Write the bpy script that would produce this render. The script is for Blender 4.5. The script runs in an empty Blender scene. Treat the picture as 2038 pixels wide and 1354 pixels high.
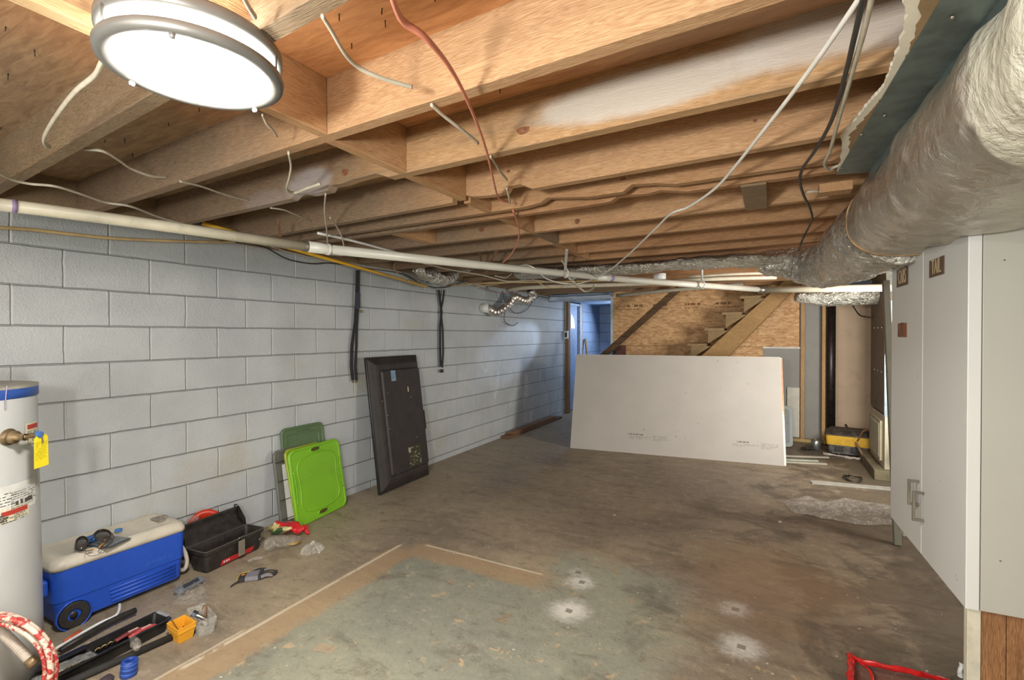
import bpy, bmesh, math, random
from mathutils import Vector, Matrix
from mathutils import noise as mnoise
R = random.Random(7)
sc = bpy.context.scene
COL = sc.collection
V = Vector
PI = math.pi

# ------------------------------------------------------------------ camera
FPX, YAW, PIT, ROL = 968.104, .4918, -.0105, -.0015
CAM = V((3.3249, -.9548, 1.43))
_f = V((-math.sin(YAW)*math.cos(PIT), math.cos(YAW)*math.cos(PIT), math.sin(PIT)))
_r0 = V((math.cos(YAW), math.sin(YAW), 0)); _u0 = _r0.cross(_f)
_r = _r0*math.cos(ROL) + _u0*math.sin(ROL); _u = _u0*math.cos(ROL) - _r0*math.sin(ROL)
cd = bpy.data.cameras.new('camera'); cam = bpy.data.objects.new('camera', cd); COL.objects.link(cam)
cd.sensor_width = 36; cd.lens = FPX/2038*36; cd.clip_start = .02
m = Matrix((( _r.x, _u.x, -_f.x, CAM.x), (_r.y, _u.y, -_f.y, CAM.y), (_r.z, _u.z, -_f.z, CAM.z), (0, 0, 0, 1)))
cam.matrix_world = m
sc.camera = cam

# ------------------------------------------------------------------ world, lights, exposure
w = bpy.data.worlds.new('world'); sc.world = w; w.use_nodes = True
w.node_tree.nodes['Background'].inputs[0].default_value = (.75, .8, .9, 1)
w.node_tree.nodes['Background'].inputs[1].default_value = .05
sc.view_settings.view_transform = 'Standard'; sc.view_settings.look = 'None'
sc.view_settings.exposure = 0.14; sc.view_settings.gamma = 1
sc.cycles.use_denoising = True
sc.cycles.max_bounces = 8; sc.cycles.diffuse_bounces = 4; sc.cycles.glossy_bounces = 4
sc.cycles.transparent_max_bounces = 12; sc.cycles.transmission_bounces = 4
sc.cycles.caustics_reflective = False; sc.cycles.caustics_refractive = False
sc.cycles.sample_clamp_indirect = 4
LAMP_EMIT = 330.0
def area(name, loc, target, size, power, col=(1, 1, 1), sy=None, spread=None):
    l = bpy.data.lights.new(name, 'AREA'); l.energy = power; l.color = col; l.size = size
    if sy: l.shape = 'RECTANGLE'; l.size_y = sy
    if spread: l.spread = spread
    o = bpy.data.objects.new(name, l); COL.objects.link(o); o.location = loc
    o.rotation_euler = (V(target)-V(loc)).to_track_quat('-Z', 'Y').to_euler(); return o
# photographer's flash just left of the lens, added fill lights out of view, daylight from the hall door
area('camera_flash', (2.75, -1.30, 1.58), (2.6, 3.2, 1.35), .16, 38, (1, .985, .95))
area('rear_fill', (2.6, -3.4, 1.25), (2.2, 2.5, .5), 2.6, 82, (1, .985, .95), sy=1.4)  # unseen fill added behind the camera
area('right_fill', (4.7, -2.9, 1.3), (0, 1.6, .5), .9, 16, (1, .985, .95), sy=.9)  # fill added from the rear right to lift left wall and floor
area('side_fill', (5.7, 2.95, 1.45), (0, 2.9, .95), .8, 42, (1, .99, .965), sy=.8)  # unseen fill added to brighten the middle of the left wall
area('far_fill', (4.3, 3.75, 1.3), (2.9, 6.6, 1.4), .5, 50, (1, .975, .92), sy=.6)  # added behind the cabinet to brighten the stair wall and peach boards
area('hall_daylight', (.75, 8.6, 1.75), (.2, 7.6, .9), .5, 18, (.60, .76, 1))
sp = bpy.data.lights.new('window_beam', 'SPOT'); sp.energy = 150; sp.color = (.55, .72, 1); sp.spot_size = math.radians(17); sp.spot_blend = .35; sp.shadow_soft_size = .06
so = bpy.data.objects.new('window_beam', sp); COL.objects.link(so); so.location = (1.05, 7.9, 1.9)
so.rotation_euler = (V((0, 5.5, 1.25))-V(so.location)).to_track_quat('-Z', 'Y').to_euler()

# ------------------------------------------------------------------ pixel rays of the photograph met with real planes
def ray(x, y):
    return _r*((x-1019)/FPX) - _u*((y-677)/FPX) + _f
def PX(x, y, v=0.): d = ray(x, y); return CAM + d*((v-CAM.x)/d.x)
def PY(x, y, v): d = ray(x, y); return CAM + d*((v-CAM.y)/d.y)
def PZ(x, y, v=0.): d = ray(x, y); return CAM + d*((v-CAM.z)/d.z)
def PD(x, y, d): return CAM + ray(x, y)*d

# ------------------------------------------------------------------ node shorthand
class N:
    def __init__(s, nt, k): s.nt, s.k = nt, k
    def m(s, op, *a, clamp=False):
        n = s.nt.nodes.new('ShaderNodeMath'); n.operation = op; n.use_clamp = clamp
        for i, b in enumerate((s,)+a):
            if isinstance(b, N): s.nt.links.new(b.k, n.inputs[i])
            else: n.inputs[i].default_value = b
        return N(s.nt, n.outputs[0])
    def __add__(s, b): return s.m('ADD', b)
    def __sub__(s, b): return s.m('SUBTRACT', b)
    def __mul__(s, b): return s.m('MULTIPLY', b)
    def __truediv__(s, b): return s.m('DIVIDE', b)
    def __radd__(s, b): return s.m('ADD', b)
    def __rmul__(s, b): return s.m('MULTIPLY', b)
    def __rsub__(s, b): return (s*-1)+b
    def abs(s): return s.m('ABSOLUTE')
    def lt(s, b): return s.m('LESS_THAN', b)
    def gt(s, b): return s.m('GREATER_THAN', b)
    def min(s, b): return s.m('MINIMUM', b)
    def max(s, b): return s.m('MAXIMUM', b)
    def frac(s): return s.m('FRACT')
    def floor(s): return s.m('FLOOR')
    def step(s, a, b):     # smooth ramp a..b -> 0..1
        n = s.nt.nodes.new('ShaderNodeMapRange'); n.interpolation_type = 'SMOOTHSTEP'
        s.nt.links.new(s.k, n.inputs[0]); n.inputs[1].default_value = a; n.inputs[2].default_value = b; return N(s.nt, n.outputs[0])
class Mat:
    def __init__(s, name):
        s.m = bpy.data.materials.new(name); s.m.use_nodes = True; s.nt = s.m.node_tree; s.b = s.nt.nodes['Principled BSDF']
        s.tc = s.nt.nodes.new('ShaderNodeTexCoord')
    def co(s, kind='Object'): return s.tc.outputs[kind]
    def pos(s):
        g = s.nt.nodes.new('ShaderNodeNewGeometry'); return g.outputs['Position']
    def xyz(s, sock):
        n = s.nt.nodes.new('ShaderNodeSeparateXYZ'); s.nt.links.new(sock, n.inputs[0]); return [N(s.nt, o) for o in n.outputs]
    def scale(s, sock, v, rot=(0, 0, 0)):
        n = s.nt.nodes.new('ShaderNodeMapping'); n.inputs['Scale'].default_value = v; n.inputs['Rotation'].default_value = rot
        s.nt.links.new(sock, n.inputs[0]); return n.outputs[0]
    def noise(s, sock, sc_=5, det=4, rough=.55, dist=0):
        n = s.nt.nodes.new('ShaderNodeTexNoise'); n.inputs['Scale'].default_value = sc_; n.inputs['Detail'].default_value = det
        n.inputs['Roughness'].default_value = rough; n.inputs['Distortion'].default_value = dist
        s.nt.links.new(sock, n.inputs['Vector']); return N(s.nt, n.outputs[0])
    def voro(s, sock, sc_=5, out='Distance', feat='F1'):
        n = s.nt.nodes.new('ShaderNodeTexVoronoi'); n.feature = feat; n.inputs['Scale'].default_value = sc_
        s.nt.links.new(sock, n.inputs['Vector']); return n.outputs[out]
    def mix(s, f, a, b):
        n = s.nt.nodes.new('ShaderNodeMix'); n.data_type = 'RGBA'
        for i, v in ((0, f), (6, a), (7, b)):
            if isinstance(v, N): s.nt.links.new(v.k, n.inputs[i])
            elif isinstance(v, bpy.types.NodeSocket): s.nt.links.new(v, n.inputs[i])
            elif isinstance(v, tuple): n.inputs[i].default_value = (*v[:3], 1)
            else: n.inputs[i].default_value = v
        return n.outputs[2]
    def ramp(s, f, stops):
        n = s.nt.nodes.new('ShaderNodeValToRGB'); s.nt.links.new(f.k if isinstance(f, N) else f, n.inputs[0])
        e = n.color_ramp.elements
        while len(e) < len(stops): e.new(.5)
        for q, (p, c) in zip(e, stops): q.position = p; q.color = (*c, 1)
        return n.outputs[0]
    def set(s, **k):
        for a, v in k.items():
            i = s.b.inputs[a.replace('_', ' ')]
            if isinstance(v, N): s.nt.links.new(v.k, i)
            elif isinstance(v, bpy.types.NodeSocket): s.nt.links.new(v, i)
            elif isinstance(v, tuple): i.default_value = (*v[:3], 1)
            else: i.default_value = v
        return s
    def bump(s, h, strength=.3, dist=.01):
        n = s.nt.nodes.new('ShaderNodeBump'); n.inputs['Strength'].default_value = strength; n.inputs['Distance'].default_value = dist
        s.nt.links.new(h.k if isinstance(h, N) else h, n.inputs['Height']); s.nt.links.new(n.outputs[0], s.b.inputs['Normal']); return s
def rgb(h):      # sRGB hex to linear
    v = [int(h[i:i+2], 16)/255 for i in (0, 2, 4)]
    return tuple(c/12.92 if c <= .04045 else ((c+.055)/1.055)**2.4 for c in v)
MC = {}
def plain(name, hexc, rough=.5, metal=0., var=.12, vs=14, bump=0., bs=120, spec=.5, dirt=None):
    if name in MC: return MC[name]
    M = Mat(name); c = rgb(hexc); co = M.co()
    n = M.noise(co, vs, 5)
    col = M.mix(n.step(.3, .7), tuple(x*(1-var) for x in c), tuple(min(1, x*(1+var)) for x in c))
    if dirt:
        col = M.mix(M.noise(co, vs*1.7, 8, .7).step(.52, .72)*dirt[1], col, rgb(dirt[0]))
    M.set(Base_Color=col, Roughness=(n*.25+(rough-.12)), Metallic=metal); M.b.inputs['Specular IOR Level'].default_value = spec
    if bump: M.bump(M.noise(co, bs, 4), bump, .004)
    MC[name] = M.m; return M.m
def wood(name, light, dark, axis='X', rough=.75, scale=1., patches=(), grey=None, fine=1., grey_left=False):
    if name in MC: return MC[name]
    M = Mat(name); co = M.co(); st = {'X': (.7, 9, 9), 'Y': (9, .7, 9), 'Z': (9, 9, .7)}[axis]
    st = tuple(a*scale for a in st)
    v = M.scale(co, st)
    ring = M.noise(v, 3.2, 3, .6, .6)
    lines = (ring*14).frac()
    lines = (lines-.5).abs()*2
    fib = M.noise(M.scale(co, tuple(a*3.5 for a in st)), 9, 4, .7)
    big = M.noise(co, 1.7, 3)
    col = M.mix(lines*.5+fib.step(.35, .68)*.55*fine, rgb(light), rgb(dark))
    col = M.mix(big.step(.35, .7)*.35, col, tuple(c*.72 for c in rgb(dark)))
    if grey: col = M.mix(M.noise(v, 2.1, 5, .7, .5).step(.45, .68)*grey[1], col, rgb(grey[0]))
    if grey_left:  # greyer, darker wood towards the left wall
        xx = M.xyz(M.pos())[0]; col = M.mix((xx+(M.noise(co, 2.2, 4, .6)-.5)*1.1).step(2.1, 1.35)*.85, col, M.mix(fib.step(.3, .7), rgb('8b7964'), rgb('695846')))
    if patches:
        x, y, z = M.xyz(M.pos()); pn = M.noise(co, 5, 5, .65)
        for (cx, cz, rx, rz, hexc, amt) in patches:
            d = ((x-cx)/rx).m('POWER', 2.)+((z-cz)/rz).m('POWER', 2.)
            f = (d+(pn-.5)*1.5).step(1.15, .35)*amt
            col = M.mix(f, col, rgb(hexc))
    M.set(Base_Color=col, Roughness=rough); M.b.inputs['Specular IOR Level'].default_value = .3
    M.bump(lines*.3+fib, .5, .004)
    MC[name] = M.m; return M.m
def foil(name, tint='b8b4a8', rough=.28, crinkle=1., sc_=14, brown=.35, mastic=None):
    if name in MC: return MC[name]
    M = Mat(name); co = M.co()
    n1 = M.noise(co, sc_, 5, .65, 1.2); n2 = M.noise(co, sc_*5, 3, .6, .5)
    v = N(M.nt, M.voro(co, sc_*1.6, 'Distance'))
    col = M.mix(M.noise(co, 3, 4).step(.4, .7)*brown, rgb(tint), rgb('6a5a45'))
    met = N(M.nt, M.noise(co, 7, 5).k).step(.8, .5)*.9
    ro = n2*.25+(rough-.1)
    if mastic:
        x, y, z = M.xyz(M.pos()); f = None
        wob = (M.noise(co, 4, 3)-.5)*.22
        g = mastic(M, x, y, z, wob)
        col = M.mix(g, col, M.mix(M.noise(M.scale(co, (3, 9, 3)), 6, 5, .7).step(.3, .75), rgb('b9b49f'), rgb('d2cebd')))
        met = met*(1-g); ro = ro+g*.35
    M.set(Base_Color=col, Metallic=met, Roughness=ro)
    M.bump(n1*1.0+n2*.22+v*.5, .75*crinkle, .02)
    MC[name] = M.m; return M.m
def clear(name, tint='e8e8e4', rough=.12, alpha=.38):
    if name in MC: return MC[name]
    M = Mat(name); co = M.co(); n = M.noise(co, 30, 5, .7, 1.5)
    M.set(Base_Color=rgb(tint), Roughness=rough, Alpha=(n.step(.42, .75)*.45+(alpha-.15)))
    M.b.inputs['Specular IOR Level'].default_value = .9
    M.bump(n, .8, .01); MC[name] = M.m; return M.m

# ------------------------------------------------------------------ mesh builder
class MB:
    def __init__(s): s.v = []; s.f = []; s.mi = []; s.sm = []; s.mats = []
    def mat(s, m):
        if m not in s.mats: s.mats.append(m)
        return s.mats.index(m)
    def add(s, vs, fs, mi=0, smooth=False):
        b = len(s.v); s.v += [V(a) for a in vs]
        for f in fs: s.f.append(tuple(b+i for i in f)); s.mi.append(mi); s.sm.append(smooth)
        return s
    def box(s, a, b, mi=0, F=None):
        x0, y0, z0 = a; x1, y1, z1 = b
        p = [(x0, y0, z0), (x1, y0, z0), (x1, y1, z0), (x0, y1, z0), (x0, y0, z1), (x1, y0, z1), (x1, y1, z1), (x0, y1, z1)]
        if F: p = [F(*q) for q in p]
        return s.add(p, [(0, 3, 2, 1), (4, 5, 6, 7), (0, 1, 5, 4), (1, 2, 6, 5), (2, 3, 7, 6), (3, 0, 4, 7)], mi)
    def hexa(s, p, mi=0):
        return s.add(p, [(0, 3, 2, 1), (4, 5, 6, 7), (0, 1, 5, 4), (1, 2, 6, 5), (2, 3, 7, 6), (3, 0, 4, 7)], mi)
    def beam(s, a, b, wd, ht, up=V((0, 0, 1)), mi=0):
        a, b = V(a), V(b); d = (b-a).normalized(); sd = d.cross(up).normalized(); u = sd.cross(d).normalized()
        p = []
        for q in (a, b): p += [q-sd*wd/2-u*ht/2, q+sd*wd/2-u*ht/2, q+sd*wd/2+u*ht/2, q-sd*wd/2+u*ht/2]
        return s.add(p, [(0, 1, 2, 3), (7, 6, 5, 4), (0, 4, 5, 1), (1, 5, 6, 2), (2, 6, 7, 3), (3, 7, 4, 0)], mi)
    def tube(s, pts, r, seg=10, mi=0, smooth=True, sub=6, flat=None, cap=True, wob=None, up=None, radf=None):
        pts = [V(p) for p in pts]; n = len(pts)
        rs = r if isinstance(r, (list, tuple)) else [r]*n
        P, Rr = [], []
        if n > 2 and sub > 1:
            for i in range(n-1):
                p0 = pts[max(i-1, 0)]; p1 = pts[i]; p2 = pts[i+1]; p3 = pts[min(i+2, n-1)]
                for k in range(sub):
                    t = k/sub
                    P.append(.5*((2*p1)+(p2-p0)*t+(2*p0-5*p1+4*p2-p3)*t*t+(3*p1-p0-3*p2+p3)*t*t*t)); Rr.append(rs[i]*(1-t)+rs[i+1]*t)
            P.append(pts[-1]); Rr.append(rs[-1])
        else: P, Rr = pts, list(rs)
        rings = []; nrm = up.copy() if up else None; m = len(P)
        for i, p in enumerate(P):
            t = (P[min(i+1, m-1)]-P[max(i-1, 0)]).normalized()
            if nrm is None:
                nrm = V((0, 0, 1)) if abs(t.z) < .9 else V((1, 0, 0))
            nrm = (nrm-t*nrm.dot(t)).normalized(); bn = t.cross(nrm)
            ring = []
            for k in range(seg):
                a = 2*PI*k/seg; rr = Rr[i]
                if radf: rr = radf(i/(m-1), a, rr)
                fx, fy = (1, 1) if not flat else (flat if isinstance(flat, tuple) else flat(i/(m-1)))
                q = p+nrm*math.cos(a)*rr*fx+bn*math.sin(a)*rr*fy
                if wob: q = q+wob(q)
                ring.append(q)
            rings.append(ring)
        vs = [q for g in rings for q in g]; fs = []
        for i in range(m-1):
            for k in range(seg):
                k2 = (k+1) % seg; fs.append((i*seg+k, i*seg+k2, (i+1)*seg+k2, (i+1)*seg+k))
        if cap: fs.append(tuple(reversed(range(seg)))); fs.append(tuple((m-1)*seg+k for k in range(seg)))
        return s.add(vs, fs, mi, smooth)
    def cyl(s, a, b, r, r2=None, seg=24, mi=0, smooth=True):
        return s.tube([a, b], [r, r2 if r2 is not None else r], seg, mi, smooth, sub=1)
    def lathe(s, prof, c=(0, 0, 0), ax=V((0, 0, 1)), seg=32, mi=0, smooth=True, closed=False):
        ax = V(ax).normalized(); u = ax.orthogonal().normalized(); w_ = ax.cross(u); c = V(c); vs = []; fs = []
        for r, h in prof:
            for k in range(seg):
                a = 2*PI*k/seg; vs.append(c+ax*h+(u*math.cos(a)+w_*math.sin(a))*r)
        n = len(prof)
        for i in range(n if closed else n-1):
            j = (i+1) % n
            for k in range(seg): k2 = (k+1) % seg; fs.append((i*seg+k, i*seg+k2, j*seg+k2, j*seg+k))
        return s.add(vs, fs, mi, smooth)
    def prism(s, poly, h0, h1, F, mi=0, smooth=False, inset=0.):
        n = len(poly); cx = sum(p[0] for p in poly)/n; cy = sum(p[1] for p in poly)/n
        lo = [F(x, y, h0) for x, y in poly]
        hi = [F(cx+(x-cx)*(1-inset), cy+(y-cy)*(1-inset), h1) for x, y in poly]
        fs = [tuple(reversed(range(n))), tuple(range(n, 2*n))]+[(i, (i+1) % n, n+(i+1) % n, n+i) for i in range(n)]
        return s.add(lo+hi, fs, mi, smooth)
    def loops(s, loops, mi=0, smooth=False, cap0=False, cap1=True):
        n = len(loops[0]); vs = [q for l in loops for q in l]; fs = []
        for i in range(len(loops)-1):
            for k in range(n): k2 = (k+1) % n; fs.append((i*n+k, i*n+k2, (i+1)*n+k2, (i+1)*n+k))
        if cap0: fs.append(tuple(reversed(range(n))))
        if cap1: fs.append(tuple((len(loops)-1)*n+k for k in range(n)))
        return s.add(vs, fs, mi, smooth)
    def grid(s, fn, nu, nv, mi=0, smooth=True):
        vs = [fn(i/(nu-1), j/(nv-1)) for j in range(nv) for i in range(nu)]
        fs = [(j*nu+i, j*nu+i+1, (j+1)*nu+i+1, (j+1)*nu+i) for j in range(nv-1) for i in range(nu-1)]
        return s.add(vs, fs, mi, smooth)
def rrect(w_, h_, r, seg=6, cx=0, cy=0):
    o = []
    for (sx, sy, a0) in ((1, -1, -90), (1, 1, 0), (-1, 1, 90), (-1, -1, 180)):
        for k in range(seg+1):
            a = math.radians(a0+90*k/seg); o.append((cx+sx*(w_/2-r)+r*math.cos(a), cy+sy*(h_/2-r)+r*math.sin(a)))
    return o
def frame(O, A, B):
    """local frame: u from O to A, v towards B, n = u x v; returns F(u,v,n), width, height"""
    O, A, B = V(O), V(A), V(B); u = (A-O); W = u.length; u.normalize(); v = B-O; v -= u*v.dot(u); Hh = v.length; v.normalize(); n = u.cross(v)
    def F(a, b, c=0.): return O+u*a+v*b+n*c
    F.u, F.v, F.n, F.O = u, v, n, O
    return F, W, Hh
def rotz_frame(loc, deg):
    c, s_ = math.cos(math.radians(deg)), math.sin(math.radians(deg)); L = V(loc)
    def F(x, y, z=0.): return L+V((x*c-y*s_, x*s_+y*c, z))
    return F

# ------------------------------------------------------------------ objects
def _finish(o, mb, mats):
    for m_ in mats: o.data.materials.append(m_)
def obj(name, mb, mats, parent=None, bevel=0., bseg=2, solid=0., subsurf=0, recalc=True):
    if not isinstance(mats, (list, tuple)): mats = [mats]
    lo = V((min(v.x for v in mb.v), min(v.y for v in mb.v), min(v.z for v in mb.v))); hi = V((max(v.x for v in mb.v), max(v.y for v in mb.v), max(v.z for v in mb.v)))
    if parent is None: org = V(((lo.x+hi.x)/2, (lo.y+hi.y)/2, lo.z))
    else: org = parent_org(parent)
    me = bpy.data.meshes.new(name); me.from_pydata([v-org for v in mb.v], [], mb.f)
    for p, mi, sm in zip(me.polygons, mb.mi, mb.sm): p.material_index = mi; p.use_smooth = sm
    if recalc:
        bm = bmesh.new(); bm.from_mesh(me); bmesh.ops.recalc_face_normals(bm, faces=bm.faces); bm.to_mesh(me); bm.free()
    me.update(); o = bpy.data.objects.new(name, me); COL.objects.link(o)
    for m_ in mats: me.materials.append(m_)
    if parent is None: o.location = org
    else: o.parent = parent
    if bevel:
        b = o.modifiers.new('bevel', 'BEVEL'); b.width = bevel; b.segments = bseg; b.limit_method = 'ANGLE'; b.angle_limit = math.radians(40)
    if solid:
        b = o.modifiers.new('solid', 'SOLIDIFY'); b.thickness = solid; b.offset = 0
    if subsurf:
        b = o.modifiers.new('sub', 'SUBSURF'); b.levels = subsurf; b.render_levels = subsurf
    return o
def parent_org(p):
    v = V(p.location)
    while p.parent: p = p.parent; v += p.location
    return v
def tag(o, label, cat, group=None):
    o['label'] = label; o['category'] = cat
    if group: o['group'] = group
    return o
def thing(name, loc, label, cat, group=None):
    o = bpy.data.objects.new(name, None); COL.objects.link(o); o.location = V(loc); o.empty_display_size = .05
    return tag(o, label, cat, group)
def struct(o): o['kind'] = 'structure'; return o
def text(name, body, size, F, u, v, mat, parent, ext=.0008, sx=1., align='LEFT'):
    cu = bpy.data.curves.new(name, 'FONT'); cu.body = body; cu.size = size; cu.extrude = ext; cu.align_x = align
    tmp = bpy.data.objects.new('tmp', cu); COL.objects.link(tmp); bpy.context.view_layer.update()
    me = bpy.data.meshes.new_from_object(tmp.evaluated_get(bpy.context.evaluated_depsgraph_get())); bpy.data.objects.remove(tmp); bpy.data.curves.remove(cu)
    me.name = name; me.materials.clear(); me.materials.append(mat); o = bpy.data.objects.new(name, me); COL.objects.link(o)
    p = F(u, v, .0012)-parent_org(parent); U, W_, Nn = F.u*sx, F.v, F.n
    o.parent = parent
    o.matrix_local = Matrix(((U.x, W_.x, Nn.x, p.x), (U.y, W_.y, Nn.y, p.y), (U.z, W_.z, Nn.z, p.z), (0, 0, 0, 1)))
    return o
def marks(mb, F, u0, v0, w_, rows, rowh, seed, n=.001, fill=.8, th=.5):
    q = random.Random(seed)
    for r_ in range(rows):
        x = u0; v = v0-r_*rowh; end = u0+w_*(1 if r_ < rows-1 else .6)
        while x < end:
            l = q.uniform(.3, 1.6)*rowh
            if q.random() < fill: mb.prism([(x, v), (x+l, v), (x+l, v+rowh*th), (x, v+rowh*th)], 0, n, F)
            x += l+rowh*.35

# ------------------------------------------------------------------ materials of the room
def make_floor():
    M = Mat('stained_concrete'); co = M.pos(); x, y, z = M.xyz(co)
    n1 = M.noise(co, .9, 5, .6, .4); n2 = M.noise(co, 4, 8, .7, .3); n3 = M.noise(co, 38, 5, .7); n4 = M.noise(M.scale(co, (1, 3, 1)), 2.2, 7, .72, 1.)
    col = M.mix(n1.step(.32, .66), rgb('7d7060'), rgb('a39378'))
    col = M.mix(n4.step(.45, .72)*.55, col, rgb('5a5146'))
    col = M.mix(n2.step(.55, .75)*.35, col, rgb('9a7f60'))
    # concrete mixed darker further in and to the right, paler on the left
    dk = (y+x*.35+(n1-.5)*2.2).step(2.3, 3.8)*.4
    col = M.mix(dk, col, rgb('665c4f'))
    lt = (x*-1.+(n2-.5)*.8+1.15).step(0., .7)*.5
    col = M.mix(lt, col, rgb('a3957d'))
    # green grey paint with worn edges
    w1 = (n2-.5)*.16+(n3-.5)*.05
    pa = (x+w1).step(1.24, 1.30)*(y+w1*1.4).step(1.56, 1.49)
    pb = (x+w1*2).step(2.0, 2.2)*(x+w1).step(3.02, 2.95)*(y+(n4-.5)*.5).step(2.15, 1.85)
    chips = (M.noise(co, 5.5, 5, .62)).step(.66, .635)*(M.noise(co, 17, 3, .6)).step(.72, .69)
    right = (x+(n4-.5)*.7).step(3.15, 2.75)
    pm = pa.max(pb)*chips*right
    col = M.mix(pm*.8, col, M.mix(n1.step(.35, .65), rgb('7d8073'), rgb('8b8d7b')))
    mot = M.noise(co, 13, 9, .78); col = M.mix(mot.step(.52, .68)*.45, col, rgb('b3a78f')); col = M.mix(mot.step(.47, .33)*.5, col, rgb('544b3e'))
    mot2 = M.noise(M.scale(co, (1, 2.2, 1)), 3.1, 9, .74, .5); col = M.mix(mot2.step(.48, .36)*.4, col, rgb('57493a'))
    warm = ((x+w1).step(1.05, 1.10)*(x+w1).step(1.30, 1.24)*(y).step(1.62, 1.5)).max((y+w1).step(1.47, 1.52)*(y+w1).step(1.72, 1.66)*(x+w1).step(1.15, 1.25)*(x+w1).step(2.3, 2.05))
    col = M.mix(warm*.6, col, rgb('a28765'))
    fl = M.noise(co, 12, 7, .7, .3).step(.605, .63)*M.noise(co, 2.6, 3).step(.42, .56)*(pa.max(pb))
    col = M.mix(fl*.75, col, rgb('b79c78'))
    fl2 = M.noise(co, 42, 4, .7).step(.63, .67)*(pa.max(pb)*.6+.2)
    col = M.mix(fl2*.5, col, rgb('b5a88c')); col = M.mix(M.noise(co, 52, 4, .7).step(.38, .34)*.45, col, rgb('4f483c'))
    cab_shade = (M.noise(co, 2.3, 7, .7, .6)+(x-3.4)*.22).step(.50, .60)*(x).step(2.6, 3.3)*(y).step(.6, 1.4)  # shade around the cabinet put into the floor colour as dark blotches
    col = M.mix(cab_shade*.55, col, rgb('40382d'))
    # white caulk lines left by old walls
    def seg(ax, c, lo, hi, wd, seed):
        a, b = (x, y) if ax == 'x' else (y, x)
        nn = M.noise(M.scale(co, (1, 1, 1)), seed, 5, .7)
        d = (a-c+(n2-.5)*.012).abs()
        return d.step(wd, wd*.45)*b.step(lo-.02, lo+.02)*b.step(hi+.02, hi-.02)*nn.step(.36, .44)
    ln = seg('x', 1.095, .2, 1.60, .016, 4.3).max(seg('y', 1.676, 1.25, 2.12, .014, 3.1))
    ln = ln.max(seg('x', 1.07, -.6, .5, .011, 6)*.7)
    col = M.mix(ln*.8, col, rgb('c3b79f'))
    # bright dust spots around old post anchors
    for (cx, cy, r_, a) in ((2.36, 1.70, .075, .8), (2.40, 1.39, .10, .9), (3.16, 1.81, .075, .7), (3.205, 1.49, .09, .75), (2.30, 1.80, .05, .3)):
        d = ((x-cx).m('POWER', 2.)+((y-cy)*1.0).m('POWER', 2.)).m('POWER', .5)+(n3-.5)*.12+(n2-.5)*.11+(mot-.5)*.14
        col = M.mix(d.step(r_*1.5, r_*.2)*a, col, rgb('d2cdc2'))
        hole = ((x-cx).abs().max((y-cy).abs())+(n3-.5)*.02).step(.022, .014)
        col = M.mix(hole*.8, col, rgb('6b6459'))
    # reddish worn area and dark oily blotches
    rr = ((x-3.3).m('POWER', 2.)+(y-2.2).m('POWER', 2.)*.7).m('POWER', .5)+(n4-.5)*.8
    col = M.mix(rr.step(.65, .2)*.45, col, rgb('8a6a4e'))
    bl = M.noise(co, 1.7, 6, .65, .8).step(.5, .66)*(x+(n1-.5)).step(1.9, 3.0)*(n2*.6+.5)
    col = M.mix(bl*.75, col, rgb('4c443a'))
    # specks of plaster
    sp1 = N(M.nt, M.voro(co, 11)); sp2 = N(M.nt, M.voro(co, 31))
    col = M.mix(sp1.step(.075, .05)*M.noise(co, 2.5, 2).step(.45, .55)*.8, col, rgb('c9c1b0'))
    col = M.mix(sp2.step(.085, .05)*M.noise(co, 1.1, 2).step(.48, .6)*.7, col, rgb('3b352d'))
    scr = M.noise(M.scale(co, (1.2, 14, 1), (0, 0, .5)), 3, 5, .75).step(.66, .74)
    col = M.mix(scr*.3, col, rgb('b4a78f'))
    M.set(Base_Color=col, Roughness=(n2*.3+.42)); M.b.inputs['Specular IOR Level'].default_value = .35
    M.bump(n3*.8+n2+pm*.35+ln*.6, .5, .006)
    return M.m
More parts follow.
